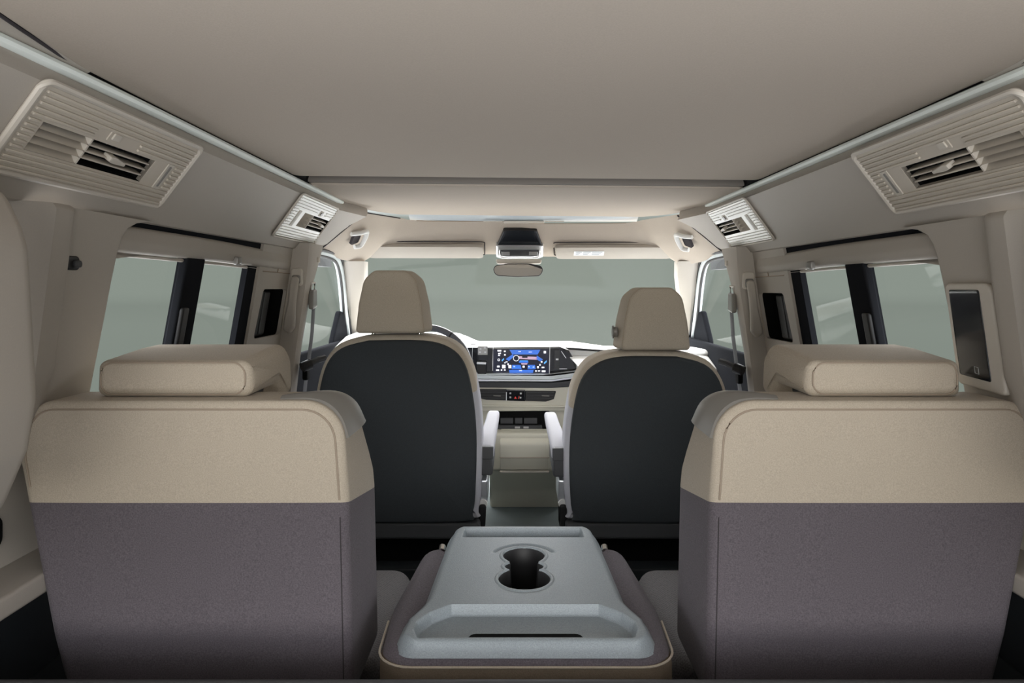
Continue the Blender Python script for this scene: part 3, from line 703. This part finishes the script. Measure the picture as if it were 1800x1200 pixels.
# ------------------------------------------------------------------ middle seat folded flat, hard tray on its back
MX = -.006
def tray_w(y):
    pts = [(.990,.180),(1.02,.186),(1.06,.184),(1.095,.170),(1.125,.161),(1.20,.158),(1.30,.154),(1.42,.148),(1.472,.143)]
    if y <= pts[0][0]: return pts[0][1]
    for (a, wa), (c, wc) in zip(pts, pts[1:]):
        if y <= c: t = (y-a)/(c-a); return wa+(wc-wa)*t
    return pts[-1][1]
fs_ = thing('folded_middle_seat', 'middle seat folded flat between the rear seats with a grey plastic tray', 'seat', (MX, 1.2, 0))
b = new()
out = rc([(MX-.218,.972),(MX+.218,.972),(MX+.226,1.15),(MX+.205,1.40),(MX-.205,1.40),(MX-.226,1.15)], [.055,.055,.2,.04,.04,.2], 7)
cushion(b, out, .27, .418, .03, .030, f=XY, n=6, step=.03)
xf(b, lambda p: V(p.x, p.y, p.z-.13*smooth((tray_w(p.y)-.006-abs(p.x-MX))/.02)*smooth((1.42-p.y)/.02)*smooth((p.y-.998)/.02)) if p.z > .40 else p)
co, no = V(0, .98, .404), V(0, .03, 1)
obj('top_cover', cut(b, co, no, 1), 'grey', fs_, label='grey fabric rim around the tray')
obj('side_cover', cut(b, co, no, -1), 'brown', fs_, label='brown beige fabric end'); b.free()
b = new()
pin = inset(dens(out, .02), -.0005)
tube(b, [V(x, y, .378-(y-.98)*.12) for x, y in pin if y < 1.16 and True], .003, 6) if False else None
seq = [p for p in pin if p[1] < 1.13]
k = max(range(len(seq)), key=lambda i: (Vector(seq[i])-Vector(seq[i-1])).length); seq = seq[k:]+seq[:k]
tube(b, [V(x, y, .4045-(y-.98)*.03) for x, y in seq], .0018, 6); obj('piping', b, 'beige', fs_)
# the tray: a moulded plate
def tray_h(x, y, hole_only=False):
    def sd_poly(pts):
        d = 1e9; ins = False; n = len(pts)
        for i in range(n):
            ax, ay = pts[i-1]; bx, by = pts[i]
            ex, ey = bx-ax, by-ay; t = max(0, min(1, ((x-ax)*ex+(y-ay)*ey)/(ex*ex+ey*ey)))
            d = min(d, math.hypot(x-ax-ex*t, y-ay-ey*t))
            if (ay > y) != (by > y) and x < ax+(y-ay)*ex/ey: ins = not ins
        return -d if ins else d
    z = .433
    # deck in the middle a touch lower than the two rims
    d = sd_poly([(-.124,1.405),(.124,1.405),(.122,1.452),(-.122,1.452)]); z -= .022*smooth((.003-d)/.006)
    ax = abs(x)
    d = sd_poly([(-.160,1.003),(.160,1.003),(.168,1.025),(.167,1.048),(.152,1.076),(.120,1.104),(-.120,1.104),(-.152,1.076),(-.167,1.048),(-.168,1.025)]); z -= .017*smooth((.002-d)/.006)
    # cup holes
    h1 = math.hypot(x, y-1.306)-.040; h2 = math.hypot(x, y-1.203)-.046
    n1 = max(ax-.027, abs(y-1.25)-.05); n2 = math.hypot(ax-.020, y-1.256)-.016
    h = min(h1, h2, n1, n2)
    if hole_only: return h
    r = math.hypot(x, y-1.300)
    if y > 1.315: z -= .005*smooth(1-abs(r-.062)/.006)*smooth((y-1.315)/.02)
    return z
b = new(); rows = []
ny, nx = 230, 170
ys = [.990+(1.472-.990)*j/(ny-1) for j in range(ny)]
for j, y in enumerate(ys):
    w = tray_w(y); row = []
    # rounded corners in plan
    for yy, r in ((ys[0], .032), (ys[-1], .03)):
        d = abs(y-yy)
        if d < r: w = w-(r-math.sqrt(max(0, r*r-(r-d)**2)))*.8
    for i in range(nx):
        u = -1+2*i/(nx-1); x = u*w
        z = tray_h(x, y)
        e = min(w-abs(x), y-ys[0], ys[-1]-y)
        if e < .009: z -= .007*(1-math.sqrt(max(0, 1-(1-e/.009)**2)))
        row.append(V(MX+x, y, z))
    rows.append(row)
grid(b, rows)
# skirt, flaring outward down to the fabric
edge = [rows[0][i] for i in range(nx)]+[rows[j][-1] for j in range(1, ny)]+[rows[-1][i] for i in range(nx-2, -1, -1)]+[rows[j][0] for j in range(ny-2, 0, -1)]
cen = V(MX, 1.22, 0)
e2 = []
for p in edge:
    q = V(p.x, p.y, .413); dx = p.x-MX
    q.x += .010*(1 if dx > 0 else -1)*smooth(abs(dx)/.1); q.y += -.010 if p.y < 1.02 else (.004 if p.y > 1.45 else 0)
    e2.append(q)
A = loop(b, edge); B = loop(b, e2); bridge(b, A, B)
bmesh.ops.delete(b, geom=[fc for fc in b.faces if tray_h(fc.calc_center_median().x-MX, fc.calc_center_median().y, True) < .002 and fc.calc_center_median().z > .425], context='FACES')
def cup_outline(h0):
    pts = []
    for k in range(96):
        t = 2*math.pi*k/96; lo, hi = 0.0, .14
        r = 0
        while r < .14 and tray_h(r*math.cos(t), 1.252+r*math.sin(t), True) < h0: r += .0004
        pts.append((MX+r*math.cos(t), 1.252+r*math.sin(t)))
    return pts
cup, rimb = new(), new()
Ls = [loop(cup, [V(x, y, z) for x, y in cup_outline(h)]) for h, z in ((.0005,.4325),(-.0015,.4300),(-.003,.40),(-.006,.354))]
for p_, q_ in zip(Ls, Ls[1:]): bridge(cup, p_, q_)
cup.faces.new(Ls[-1])
Ls = [loop(rimb, [V(x, y, z) for x, y in cup_outline(h)]) for h, z in ((.0075,.4328),(.0055,.4345),(.002,.4347),(.0002,.4335),(-.0005,.430))]
for p_, q_ in zip(Ls, Ls[1:]): bridge(rimb, p_, q_)
ty = obj('tray', b, 'tray', fs_, label='grey moulded plastic tray with two cup holders', ang=60)
obj('cup_rim', rimb, 'tray', ty, ang=60)
obj('cup_holder', cup, 'black', ty, label='black double cup holder', ang=60)
b = new(); cushion(b, rc([(-.105,.985),(.105,.985),(.083,1.042),(-.083,1.042)], .01, 3), .41, .4172, 0, f=lambda a, y, c: V(MX+a, max(y, 1.003), c)); obj('finger_slot', b, 'matteblack', ty)
for q in (-1, 1):
    b = new(); cyl(b, V(MX+q*.166, 1.375, .414), V(MX+q*.166, 1.39, .418), .007, 12); obj('hinge_pin', b, 'chrome', fs_)
b = new(); cushion(b, rc([(MX-.27,1.05),(MX+.27,1.05),(MX+.27,1.5),(MX-.27,1.5)], .04, 4), .10, .262, .03, f=XY, n=4)
xf(b, lambda p: V(MX+(p.x-MX)*(.78), p.y, p.z)); obj('seat_cushion', b, 'greytex', fs_)
b = new(); box(b, MX-.18, MX+.18, 1.1, 1.48, 0, .11, .01); obj('seat_base', b, 'black', fs_)

# ------------------------------------------------------------------ front seats
def front_seat(s, dz, label):
    cx = s*.395
    st = thing('front_seat', label, 'seat', (cx, 2.3, 0), 'seats of the front row')
    def fx(a): return cx-s*a          # a towards the aisle
    def bd(g): # backrest outline grown by g
        return [(-.085,.785+g),(.085,.785+g),(.168+g*.7,.762+g*.8),(.214+g,.712),(.238+g,.62),(.250+g,.50),(.248+g,.34),(.238+g,.25),(.20+g,.222),(-.20-g,.222),(-.238-g,.25),(-.248-g,.34),(-.250-g,.50),(-.238-g,.62),(-.214-g,.712),(-.168-g*.7,.762+g*.8)]
    Z = lambda z: z+dz*smooth((z-.2)/.25)
    out = [(p.x, p.y) for p in sm([V(*p, 0) for p in bd(0)]+[V(*bd(0)[0], 0)], 4)][:-1]
    outb = [(p.x, p.y) for p in sm([V(*p, 0) for p in bd(.016)]+[V(*bd(.016)[0], 0)], 4)][:-1]
    b = new(); cushion(b, out, 2.092, 2.125, .012, .002, n=5, dome0=.014, f=lambda a, z, c: V(fx(a), c, Z(z))); obj('back_shell', b, 'shell', st, label='black back shell')
    b = new(); cushion(b, outb, 2.112, 2.27, .022, .05, n=6, f=lambda a, z, c: V(fx(a), c+.03*smooth((.5-z)/.3)*0, Z(z)))
    co, no = V(0, 2.112, Z(.622)), V(0, -.5, 1)
    obj('upper_cover', cut(b, co, no, 1), 'beige', st, label='beige upper backrest cover')
    obj('side_cover', cut(b, co, no, -1), 'pale', st, label='pale grey backrest side'); b.free()
    # headrest
    hz = dz if s < 0 else dz-.003
    out = rc([(-.108,.808),(.108,.808),(.098,.90),(.082,.975),(.05,1.003),(-.05,1.003),(-.082,.975),(-.098,.90)], [.012,.012,.1,.05,.03,.03,.05,.1], 6)
    hx = lambda a, c: cx+s*.016-s*a*(1+.12*smooth((c-2.09)/.1))
    b = new(); cushion(b, out, 2.09, 2.225, .012, .04, n=5, step=.02, dome0=.006, f=lambda a, z, c: V(hx(a, c), c, z+hz)); hr = obj('headrest', b, 'beige', st, label='beige headrest')
    b = new(); tube(b, [V(hx(a, 2.095), 2.0955, z+hz) for a, z in dens(inset(out, .003), .02)], .0012, 6, closed=True); obj('seam', b, 'beigeseam', hr)
    if s > 0:
        b = new(); tube(b, [V(hx(.1105, 2.16)-.004, 2.15+.016*math.cos(t), .862+hz+.02*math.sin(t)) for t in (2*math.pi*k/18 for k in range(18))], .002, 6, closed=True)
        cushion(b, [(2.15+.013*math.cos(t), .862+hz+.017*math.sin(t)) for t in (2*math.pi*k/18 for k in range(18))], hx(.1105,2.16)-.004, hx(.1105,2.16)+.01, .002, f=YZ); obj('adjust_button', b, 'handle', hr)
    for q in (-.073, .073):
        b = new(); cyl(b, V(cx+s*.008+q, 2.16, .77+dz), V(cx+s*.008+q, 2.16, .82+dz), .0065, 14); pp = obj('headrest_post', b, 'chrome', st)
        b = new(); cyl(b, V(cx+s*.008+q, 2.16, .792+dz), V(cx+s*.008+q, 2.16, .800+dz), .02, 20, .016); obj('post_collar', b, 'handle', pp)
    # armrest on the aisle side
    at = thing('x', 'x', 'x') if False else None
    xa = (.249, .303)
    z0 = -.005 if s > 0 else 0
    def arm(bm, zt, zb, r, gap=0):
        p = rc([(2.15+gap,.447+zt+z0),(2.50,.492+zt+z0),(2.56,.485+zt+z0),(2.56,.46+zb+z0),(2.15+gap,.405+zb+z0)], [.006,.03,.02,.02,.006], 5)
        cushion(bm, p, 0, 1, 0, f=lambda a, z, c: V(0,0,0)) if False else None
        cushion(bm, p, fx(xa[0]), fx(xa[1]), r, f=YZ, n=4, step=.02)
        xf(bm, lambda q: V(fx(.276)+(q.x-fx(.276))*(1-.2*smooth((q.y-2.15)/.4))-s*.013*smooth((q.y-2.15)/.4), q.y, q.z))
    b = new(); arm(b, 0, 0, .012); ar = obj('armrest', b, 'pale', st, label='pale grey armrest')
    b = new(); box(b, min(fx(xa[0]+.002),fx(xa[1]-.002)), max(fx(xa[0]+.002),fx(xa[1]-.002)), 2.143, 2.16, .405+z0, .446+z0, .003); obj('armrest_end', b, 'charcoal', ar, label='dark armrest end')
    b = new(); box(b, min(fx(xa[0]+.001),fx(xa[1]-.004)), max(fx(xa[0]+.001),fx(xa[1]-.004)), 2.15, 2.40, .352+z0, .41+z0, .006); obj('armrest_base', b, 'charcoal', ar)
    # silver lever and black strap buckle below
    b = new(); box(b, min(fx(.258),fx(.282)), max(fx(.258),fx(.282)), 2.16, 2.30, .262, .335, .004); lv = obj('recline_lever', b, 'silver', st)
    b = new(); cyl(b, V(fx(.268), 2.15, .262), V(fx(.268), 2.17, .262), .014, 16); obj('lever_pivot', b, 'white', lv)
    b = new(); cushion(b, rc([(.254,.19),(.276,.19),(.279,.262),(.256,.262)], .009, 5), 2.14, 2.16, .005, f=lambda a, z, c: V(fx(a), c, z)); obj('belt_buckle', b, 'black', st)
    # cushion, plinth
    b = new(); cushion(b, rc([(cx-.245,2.27),(cx+.245,2.27),(cx+.245,2.74),(cx-.245,2.74)], .05, 5), .24, .37, .03, .04, f=XY, n=5, step=.04, dome1=.01); obj('seat_cushion', b, 'pale', st)
    b = new(); box(b, cx-.262, cx+.262, 2.10, 2.15, .168, .220, .008); obj('base_cover', b, 'charcoal', st)
    b = new(); box(b, cx-.25, cx+.25, 2.16, 2.68, .02, .25, .01); obj('seat_base', b, 'matteblack', st)
    b = new(); box(b, cx-.25, cx+.25, 2.08, 2.15, .045, .085, .006); obj('foot_bar', b, 'rubber', st)
    for q in (-.22, .22):
        b = new(); box(b, cx+q-.025, cx+q+.025, 2.06, 2.7, 0, .05, .004); obj('floor_runner', b, 'black', st)
front_seat(-1, 0.0, 'driver seat seen from behind with its headrest before the steering wheel')
front_seat(1, -.050, 'front passenger seat seen from behind, lower headrest with a round side button')

# ------------------------------------------------------------------ steering wheel
sw = thing('steering_wheel', 'grey leather steering wheel partly hidden by the driver seat', 'steering wheel', (-.387, 2.66, .62))
wc = V(-.387, 2.66, .622); R_ = .182; tl = math.radians(24)
def wp(r, t): return wc+V(r*math.cos(t), r*math.sin(t)*math.sin(tl), r*math.sin(t)*math.cos(tl))
b = new(); tube(b, [wp(R_, 2*math.pi*k/64) for k in range(64)], .0135, 12, closed=True); obj('rim', b, 'wheel', sw)
for t0 in (math.radians(55), math.radians(125)):
    b = new(); tube(b, [wp(R_, t0+d) for d in (-.018, .018)], .0142, 12); obj('rim_seam', b, 'black', sw)
for t in (0, math.pi, -math.pi/2):
    b = new(); tube(b, [wp(.05, t)+V(0,.02,0), wp(.12, t)+V(0,.012,0), wp(R_-.005, t)], .012, 8, flat=.6); obj('spoke', b, 'charcoal', sw)
b = new(); cyl(b, wc+V(0,-.01,0)+V(0,.02,0), wc+V(0,.06,-.02), .062, 28, .045); obj('hub', b, 'charcoal', sw)
b = new(); cyl(b, wc+V(0,.06,-.02), wc+V(0,.20,-.05), .04, 20); obj('column', b, 'black', sw)
b = new(); tube(b, [wc+V(.04,.10,.01), wc+V(.19,.085,.03)], .007, 8); obj('stalk', b, 'black', sw)

# ------------------------------------------------------------------ dashboard
db = thing('dashboard', 'light beige and black dashboard spanning the front below the windscreen', 'dashboard', (0, 3.0, .4))
DY = 2.90
def D(px, py): return (CX+(px-VX)/F*DY, CZ-(py-VY)/F*DY)
def dpoly(pts): return [D(*p) for p in pts]
b = new(); rows = []
for y, z in ((2.905,.655),(2.90,.685),(2.91,.694),(2.94,.699),(3.10,.694),(3.30,.682),(3.5,.665),(3.52,.60)):
    row = []
    for k in range(41):
        x = -.80+1.62*k/40
        bump = .050*smooth((-.18-x)/.16)*smooth((y-2.95)/.25)
        low = -.018*smooth((x-.15)/.3)
        row.append(V(x, y+.0*x, z+bump+low))
    rows.append(row)
grid(b, rows); obj('top_pad', b, 'white', db, label='white padded top')
b = new(); cushion(b, dpoly([(592,609),(1012,609),(1236,640),(1236,735),(592,735)]), 2.925, 3.2, .006); obj('core', b, 'trim', db)
b = new(); cushion(b, rc(dpoly([(690,611),(984,608.5),(1000,616),(1018,645),(1006,656),(690,657)]), [0,.02,.01,.01,.01,0], 3), 2.885, 2.93, .003); fascia = obj('fascia', b, 'gloss', db, label='glossy black display fascia')
b = new(); grid(b, [[V(-.62+.42*k/20, y, z0_+.0025+.050*smooth((-.18-(-.62+.42*k/20))/.16)*smooth((y-2.95)/.25)) for k in range(21)] for y, z0_ in ((3.0,.6971),(3.03,.6962),(3.06,.6953),(3.09,.6943))]); obj('defroster_slot', b, 'black', db)
b = new(); cushion(b, rc(dpoly([(990,609.5),(1085,616),(1085,620),(1000,614)]), .002, 2), 2.886, 2.90, .002); obj('pad_slit', b, 'black', db)
b = new(); cushion(b, rc([(2.765,.60),(2.760,.617),(2.80,.630),(2.925,.666),(2.95,.655),(2.95,.60)], [.004,.01,.03,.02,.004,.004], 4), .235, .80, .006, f=YZ, step=.02)
xf(b, lambda p: V(p.x-(.035*smooth((p.z-.615)/.05) if p.x < .4 else 0), p.y, p.z)); obj('glovebox_pad', b, 'white', db, label='white passenger side pad')
def dface(bm, pts, y, t=.0012): cushion(bm, dpoly(pts), y-t, y, 0)
# centre screen
b = new(); dface(b, [(867,613),(964,612.5),(964,656),(867,656)], 2.885, .003); scr = obj('screen', b, 'scr_dark', fascia, label='lit touch screen')
def S(px, py): return (px, py)
def icons(name, m, polys):
    b = new()
    for p in polys: dface(b, p, 2.8815, .0008)
    obj(name, b, m, scr)
def rr(x0, y0, x1, y1): return [(x0,y0),(x1,y0),(x1,y1),(x0,y1)]
k_ = lambda x, y: (820+x*210/1800, 590+y*140/1200)     # from the enlarged view of the screen
def kp(*pts): return [k_(*p) for p in pts]
icons('screen_scene', 'scr_blue', [kp((650,205),(1110,205),(1070,275),(690,275)), kp((690,275),(590,345),(640,372),(720,300)), kp((1060,290),(1150,350),(1110,380),(1040,340)), kp((790,370),(930,370),(930,400),(790,400)), kp((690,430),(815,430),(830,495),(680,495)), kp((925,430),(1030,430),(1040,495),(920,495)), kp((640,505),(1010,505),(1000,550),(650,550))])
icons('screen_glow', 'scr_cyan', [kp((800,365),(925,365),(915,385),(810,385)), kp((700,455),(800,455),(800,470),(700,470)), kp((930,455),(1030,455),(1030,470),(930,470)), kp((530,360),(560,330),(570,345),(540,380)), kp((1160,400),(1205,360),(1205,390),(1170,420))])
icons('screen_dashboard_picture', 'scr_pink', [kp((780,300),(1060,310),(1070,355),(790,340)), kp((820,405),(920,405),(910,425),(830,425))])
wh = []
for x, y, w, h in ((498,218,56,22),(490,262,20,22),(512,258,16,20),(492,290,30,14),(482,455,38,24),(470,510,46,22),(530,508,20,20),(578,508,24,18),(563,455,50,52),(655,455,44,48),(800,232,40,14),(960,238,50,12),(1178,240,34,34),(815,515,44,18),(1075,465,26,30),(1150,468,40,18),(1045,522,22,20),(1090,520,32,16),(1160,525,56,24),(578,228,26,22),(580,280,24,20),(720,455,24,22),(860,458,30,28),(938,458,20,18),(1008,462,28,14),(605,385,30,12),(580,400,22,12),(1130,385,22,24),(1105,430,20,24),(628,420,20,24)):
    wh.append(kp((x-w/2,y-h/2),(x+w/2,y-h/2),(x+w/2,y+h/2),(x-w/2,y+h/2)))
icons('screen_icons', 'scr_white', wh)
b = new()
for c, r in (((748,330),42), ((488,355),15)):
    tube(b, [V(*(lambda q: (q[0], 2.8805, q[1]))(D(*k_(c[0]+r*math.cos(t), c[1]+r*math.sin(t))))) for t in (2*math.pi*k/20 for k in range(20))], .0011, 5, closed=True)
obj('screen_ring', b, 'scr_white', scr)
b = new(); dface(b, kp((838,295),(918,295),(918,325),(838,325)), 2.8808); obj('screen_inset', b, 'scr_dark', scr)
# fascia hardware
b = new(); dface(b, kp((175,150),(320,150),(320,280),(175,280)), 2.8835, .002); bt = obj('light_switch', b, 'icon', fascia)
b = new()
for x, y in ((215,190),(280,175),(205,240),(285,240)): dface(b, kp((x-14,y-12),(x+14,y-12),(x+14,y+12),(x-14,y+12)), 2.881)
obj('switch_mark', b, 'label', bt)
b = new(); cushion(b, rc(dpoly(kp((165,380),(305,380),(305,560),(185,570),(165,470))), .004, 3), 2.845, 2.89, .005); gsel = obj('gear_selector', b, 'black', fascia)
b = new(); cushion(b, rc(dpoly(kp((165,378),(305,378),(305,412),(165,405))), .002, 3), 2.842, 2.87, .002); obj('selector_edge', b, 'silver', gsel)
for p in (kp((94,130),(100,130),(84,510),(76,510)), kp((402,170),(408,170),(400,520),(392,520)), kp((1250,170),(1256,170),(1250,570),(1240,570)), kp((1420,225),(1428,225),(1500,330),(1490,330)), kp((1395,486),(1510,486),(1510,496),(1395,496))):
    b = new(); dface(b, p, 2.8835); obj('bright_line', b, 'silver', fascia)
b = new(); dface(b, kp((1325,210),(1400,210),(1395,490),(1320,490)), 2.8835); ss = obj('side_switch', b, 'charcoal', fascia)
b = new(); dface(b, kp((1342,335),(1382,335),(1380,360),(1342,360)), 2.8815); obj('switch_mark', b, 'label', ss)
# trim shelf under the screen: a bright edge, a grey band and a dark band
def band(name, m, top, bot, y0, y1, r=.004, label=None):
    b = new(); cushion(b, rc(dpoly(top+bot[::-1]), .003, 2), y0, y1, r); obj(name, b, m, db, label=label)
band('chrome_shelf', 'sealight', [(800,653.5),(968,655.5),(1010,650),(1040,645)], [(800,662),(968,664),(1010,659),(1040,654)], 2.835, 2.93)
band('grey_band', 'silver', [(690,661),(968,664),(1012,658),(1200,640)], [(690,668),(968,669),(1012,663),(1200,645)], 2.86, 2.93)
band('dark_band', 'charcoal', [(690,667),(968,669),(1012,664),(1200,648)], [(690,678),(968,680),(1012,677),(1200,664)], 2.868, 2.93)
band('lower_fascia', 'dashbeige', [(690,677),(968,679),(1040,676)], [(690,722),(968,720),(1040,722)], 2.872, 2.95, label='pale beige lower fascia')
band('lower_lip', 'dashbeige', [(690,707),(1040,711)], [(690,711),(1040,714)], 2.862, 2.90, .003)
band('knee_panel', 'dashbeige', [(690,713),(1040,714)], [(690,758),(1040,758)], 2.888, 3.1)
# centre air vents
vp = kp((158,785),(605,785),(605,955),(300,945),(200,920),(170,880)); vq = kp((885,810),(1345,815),(1310,935),(1190,972),(885,960))
for q, poly in enumerate((vp, vq)):
    b = new(); cushion(b, rc(dpoly(poly), .003, 3), 2.866, 2.89, .002); av = obj('air_vent', b, 'black', db)
    x0, x1 = ((180,590),(900,1310))[q]
    for j in range(3):
        yy = 825+j*42
        b = new(); cushion(b, rc(dpoly(kp((x0+j*8,yy),(x1-j*8,yy+3),(x1-j*8,yy+13),(x0+j*8,yy+10))), .0008, 2), 2.861, 2.868, .0008); obj('slat', b, 'charcoal', av)
    b = new(); dface(b, kp((x0+230,872),(x0+340,876),(x0+340,890),(x0+230,886)), 2.861); obj('vent_tab', b, 'handle', av)
b = new(); cushion(b, rc(dpoly(kp((604,790),(885,800),(885,965),(604,955))), .002, 2), 2.864, 2.89, .002); bc = obj('button_panel', b, 'gloss', db)
b = new()
for x, y in ((662,845),(818,848),(662,905),(812,910)): dface(b, kp((x-13,y-12),(x+13,y-12),(x+13,y+12),(x-13,y+12)), 2.8635)
obj('button_mark', b, 'icon', bc)
b = new(); dface(b, kp((738,890),(758,925),(718,925)), 2.8635); dface(b, kp((775,925),(790,885),(797,885),(783,928)), 2.8635); obj('hazard_mark', b, 'red', bc)
b = new(); dface(b, kp((598,830),(608,830),(608,955),(598,955)), 2.8635); obj('chrome_line', b, 'silver', bc)
# ignition keyhole scribble beside the seat is a small black vent wheel
b = new(); tube(b, [V(*(lambda q: (q[0], 2.86, q[1]))(D(832+6*math.cos(t), 684+9*math.sin(t)))) for t in (2*math.pi*k/14 for k in range(14))], .003, 6, closed=True); obj('vent_wheel', b, 'black', db)
# dark tray recess with switches and sockets
b = new(); cushion(b, rc(dpoly([(866,718),(955,718),(972,724),(985,748),(975,752),(866,752)]), .006, 3), 2.876, 2.90, .003); rcs = obj('open_recess', b, 'matteblack', db)
for x0, x1 in ((880,902),(905,918),(921,944)):
    b = new(); cushion(b, rc(dpoly([(x0,732),(x1,732),(x1,742),(x0,742)]), .002, 2), 2.868, 2.88, .002); obj('toggle_switch', b, 'charcoal', rcs)
b = new(); cushion(b, rc(dpoly([(872,744),(952,744),(953,751),(872,751)]), .002, 2), 2.860, 2.885, .003); sk = obj('socket_shelf', b, 'charcoal', rcs)
b = new(); dface(b, [(905,746),(914,746),(914,749),(905,749)], 2.8595); dface(b, [(920,746),(929,746),(929,749),(920,749)], 2.8595); obj('socket_mark', b, 'icon', sk)

# ------------------------------------------------------------------ centre console
cc = thing('centre_console', 'beige centre console box on the floor before the dashboard', 'console', (.0, 2.8, 0))
b = new()
cushion(b, rc([(2.93,0),(2.915,.08),(2.80,.19),(2.80,.215),(3.2,.215),(3.2,0)], [0,.05,.03,.01,0,0], 5), -.135, .185, .01, f=YZ); obj('console_base', b, 'dashbeige', cc)
b = new(); cushion(b, rc([(-.125,.200),(.15,.200),(.15,.352),(-.125,.352)], .012, 4), 2.772, 2.85, .01); obj('console_body', b, 'dashbeige', cc)
prof = rc([(2.762,.205),(2.748,.26),(2.748,.318),(2.77,.332),(2.852,.357),(2.852,.205)], [.008,.03,.03,.02,.005,.005], 5)
b = new(); cushion(b, prof, -.088, .112, .006, f=YZ, n=3); dw = obj('storage_drawer', b, 'dashbeige', cc, label='lidded drawer box')
b = new(); box(b, -.0885, .1125, 2.7455, 2.76, .2575, .2600); obj('lid_gap', b, 'beigeseam', dw)
b = new(); box(b, -.088, .112, 2.748, 2.765, .197, .204, .002); obj('lower_lip', b, 'trimlite', dw)

# ------------------------------------------------------------------ luggage space edge close to the camera
b = new(); box(b, -.78, .78, .868, .88, .41, .4422, .003)
ls = struct('trim_14', b, 'charcoal', label='dark edge of the luggage shelf along the bottom', cat='shelf')
b = new(); box(b, -.78, .78, .40, .867, .0, .436); obj('unseen_shelf_block', b, 'matteblack', ls)  # unseen black block, added to keep light off the lower seat backs
# body sides behind the camera stay open at the tailgate

# ------------------------------------------------------------------ world, light, camera
w = bpy.data.worlds.new('studio'); bpy.context.scene.world = w; w.use_nodes = True
nt = w.node_tree; bg = nt.nodes['Background']
tc = nt.nodes.new('ShaderNodeTexCoord'); sx = nt.nodes.new('ShaderNodeSeparateXYZ')
nt.links.new(tc.outputs['Generated'], sx.inputs[0])
rp = nt.nodes.new('ShaderNodeValToRGB'); e = rp.color_ramp
mp = nt.nodes.new('ShaderNodeMapRange'); mp.inputs[1].default_value = -1; mp.inputs[2].default_value = 1
nt.links.new(sx.outputs['Z'], mp.inputs[0]); nt.links.new(mp.outputs[0], rp.inputs[0])
FLOORL, SKYL = 4.4, 7.0
BACK = (.258,.292,.258)
def el(z): return (z+1)/2
stops = [(el(-1), (FLOORL*.95,FLOORL*.96,FLOORL)), (el(-.29), (FLOORL*.95,FLOORL*.96,FLOORL)), (el(-.165), tuple(c*.85 for c in BACK)), (el(-.05), tuple(c*.93 for c in BACK)),
         (el(-.022), tuple(c*.88 for c in BACK)), (el(-.012), BACK), (el(.10), BACK), (el(.20), (SKYL*.7,SKYL*.72,SKYL*.75)), (el(.40), (SKYL,SKYL*1.0,SKYL*1.02)), (1.0, (SKYL,SKYL*1.0,SKYL*1.02))]
e.elements[0].position = stops[0][0]; e.elements[0].color = (*stops[0][1], 1)
e.elements[1].position = 1; e.elements[1].color = (*stops[-1][1], 1)
for p, c in stops[1:-1]:
    q = e.elements.new(p); q.color = (*c, 1)
nt.links.new(rp.outputs[0], bg.inputs[0]); bg.inputs[1].default_value = 1.0
def lamp(name, loc, target, sx_, sy_, power, col=(1,1,1)):
    l = bpy.data.lights.new(name, 'AREA'); l.shape = 'RECTANGLE'; l.size = sx_; l.size_y = sy_; l.energy = power; l.color = col
    o = bpy.data.objects.new(name, l); C.objects.link(o); o.location = loc
    o.rotation_euler = (Vector(target)-Vector(loc)).to_track_quat('-Z', 'Y').to_euler()
lamp('added_bonnet_fill', (0, 4.8, 2.7), (0, 2.7, .8), 3.0, 1.4, 300, (1,.99,.97))  # added fill lamp that brightens the front of the cabin
lamp('added_tailgate_fill', (0, -2.2, .80), (0, 1.0, .75), 2.2, .6, 43, (1,.97,.92))  # added lamp standing for daylight through the open tailgate

cam = bpy.data.cameras.new('camera'); co_ = bpy.data.objects.new('camera', cam); C.objects.link(co_)
co_.location = (CX, 0, CZ); co_.rotation_euler = (math.pi/2, 0, 0)
cam.sensor_width = 36; cam.lens = F/1800*36; cam.shift_x = -(VX-900)/1800; cam.shift_y = (VY-600)/1800
cam.clip_start = .02
sc = bpy.context.scene; sc.camera = co_
sc.view_settings.view_transform = 'Standard'; sc.view_settings.look = 'None'; sc.view_settings.exposure = 0; sc.view_settings.gamma = 1
sc.view_settings.use_curve_mapping = False
sc.cycles.max_bounces = 10; sc.cycles.diffuse_bounces = 6; sc.cycles.transparent_max_bounces = 12
sc.cycles.use_denoising = True
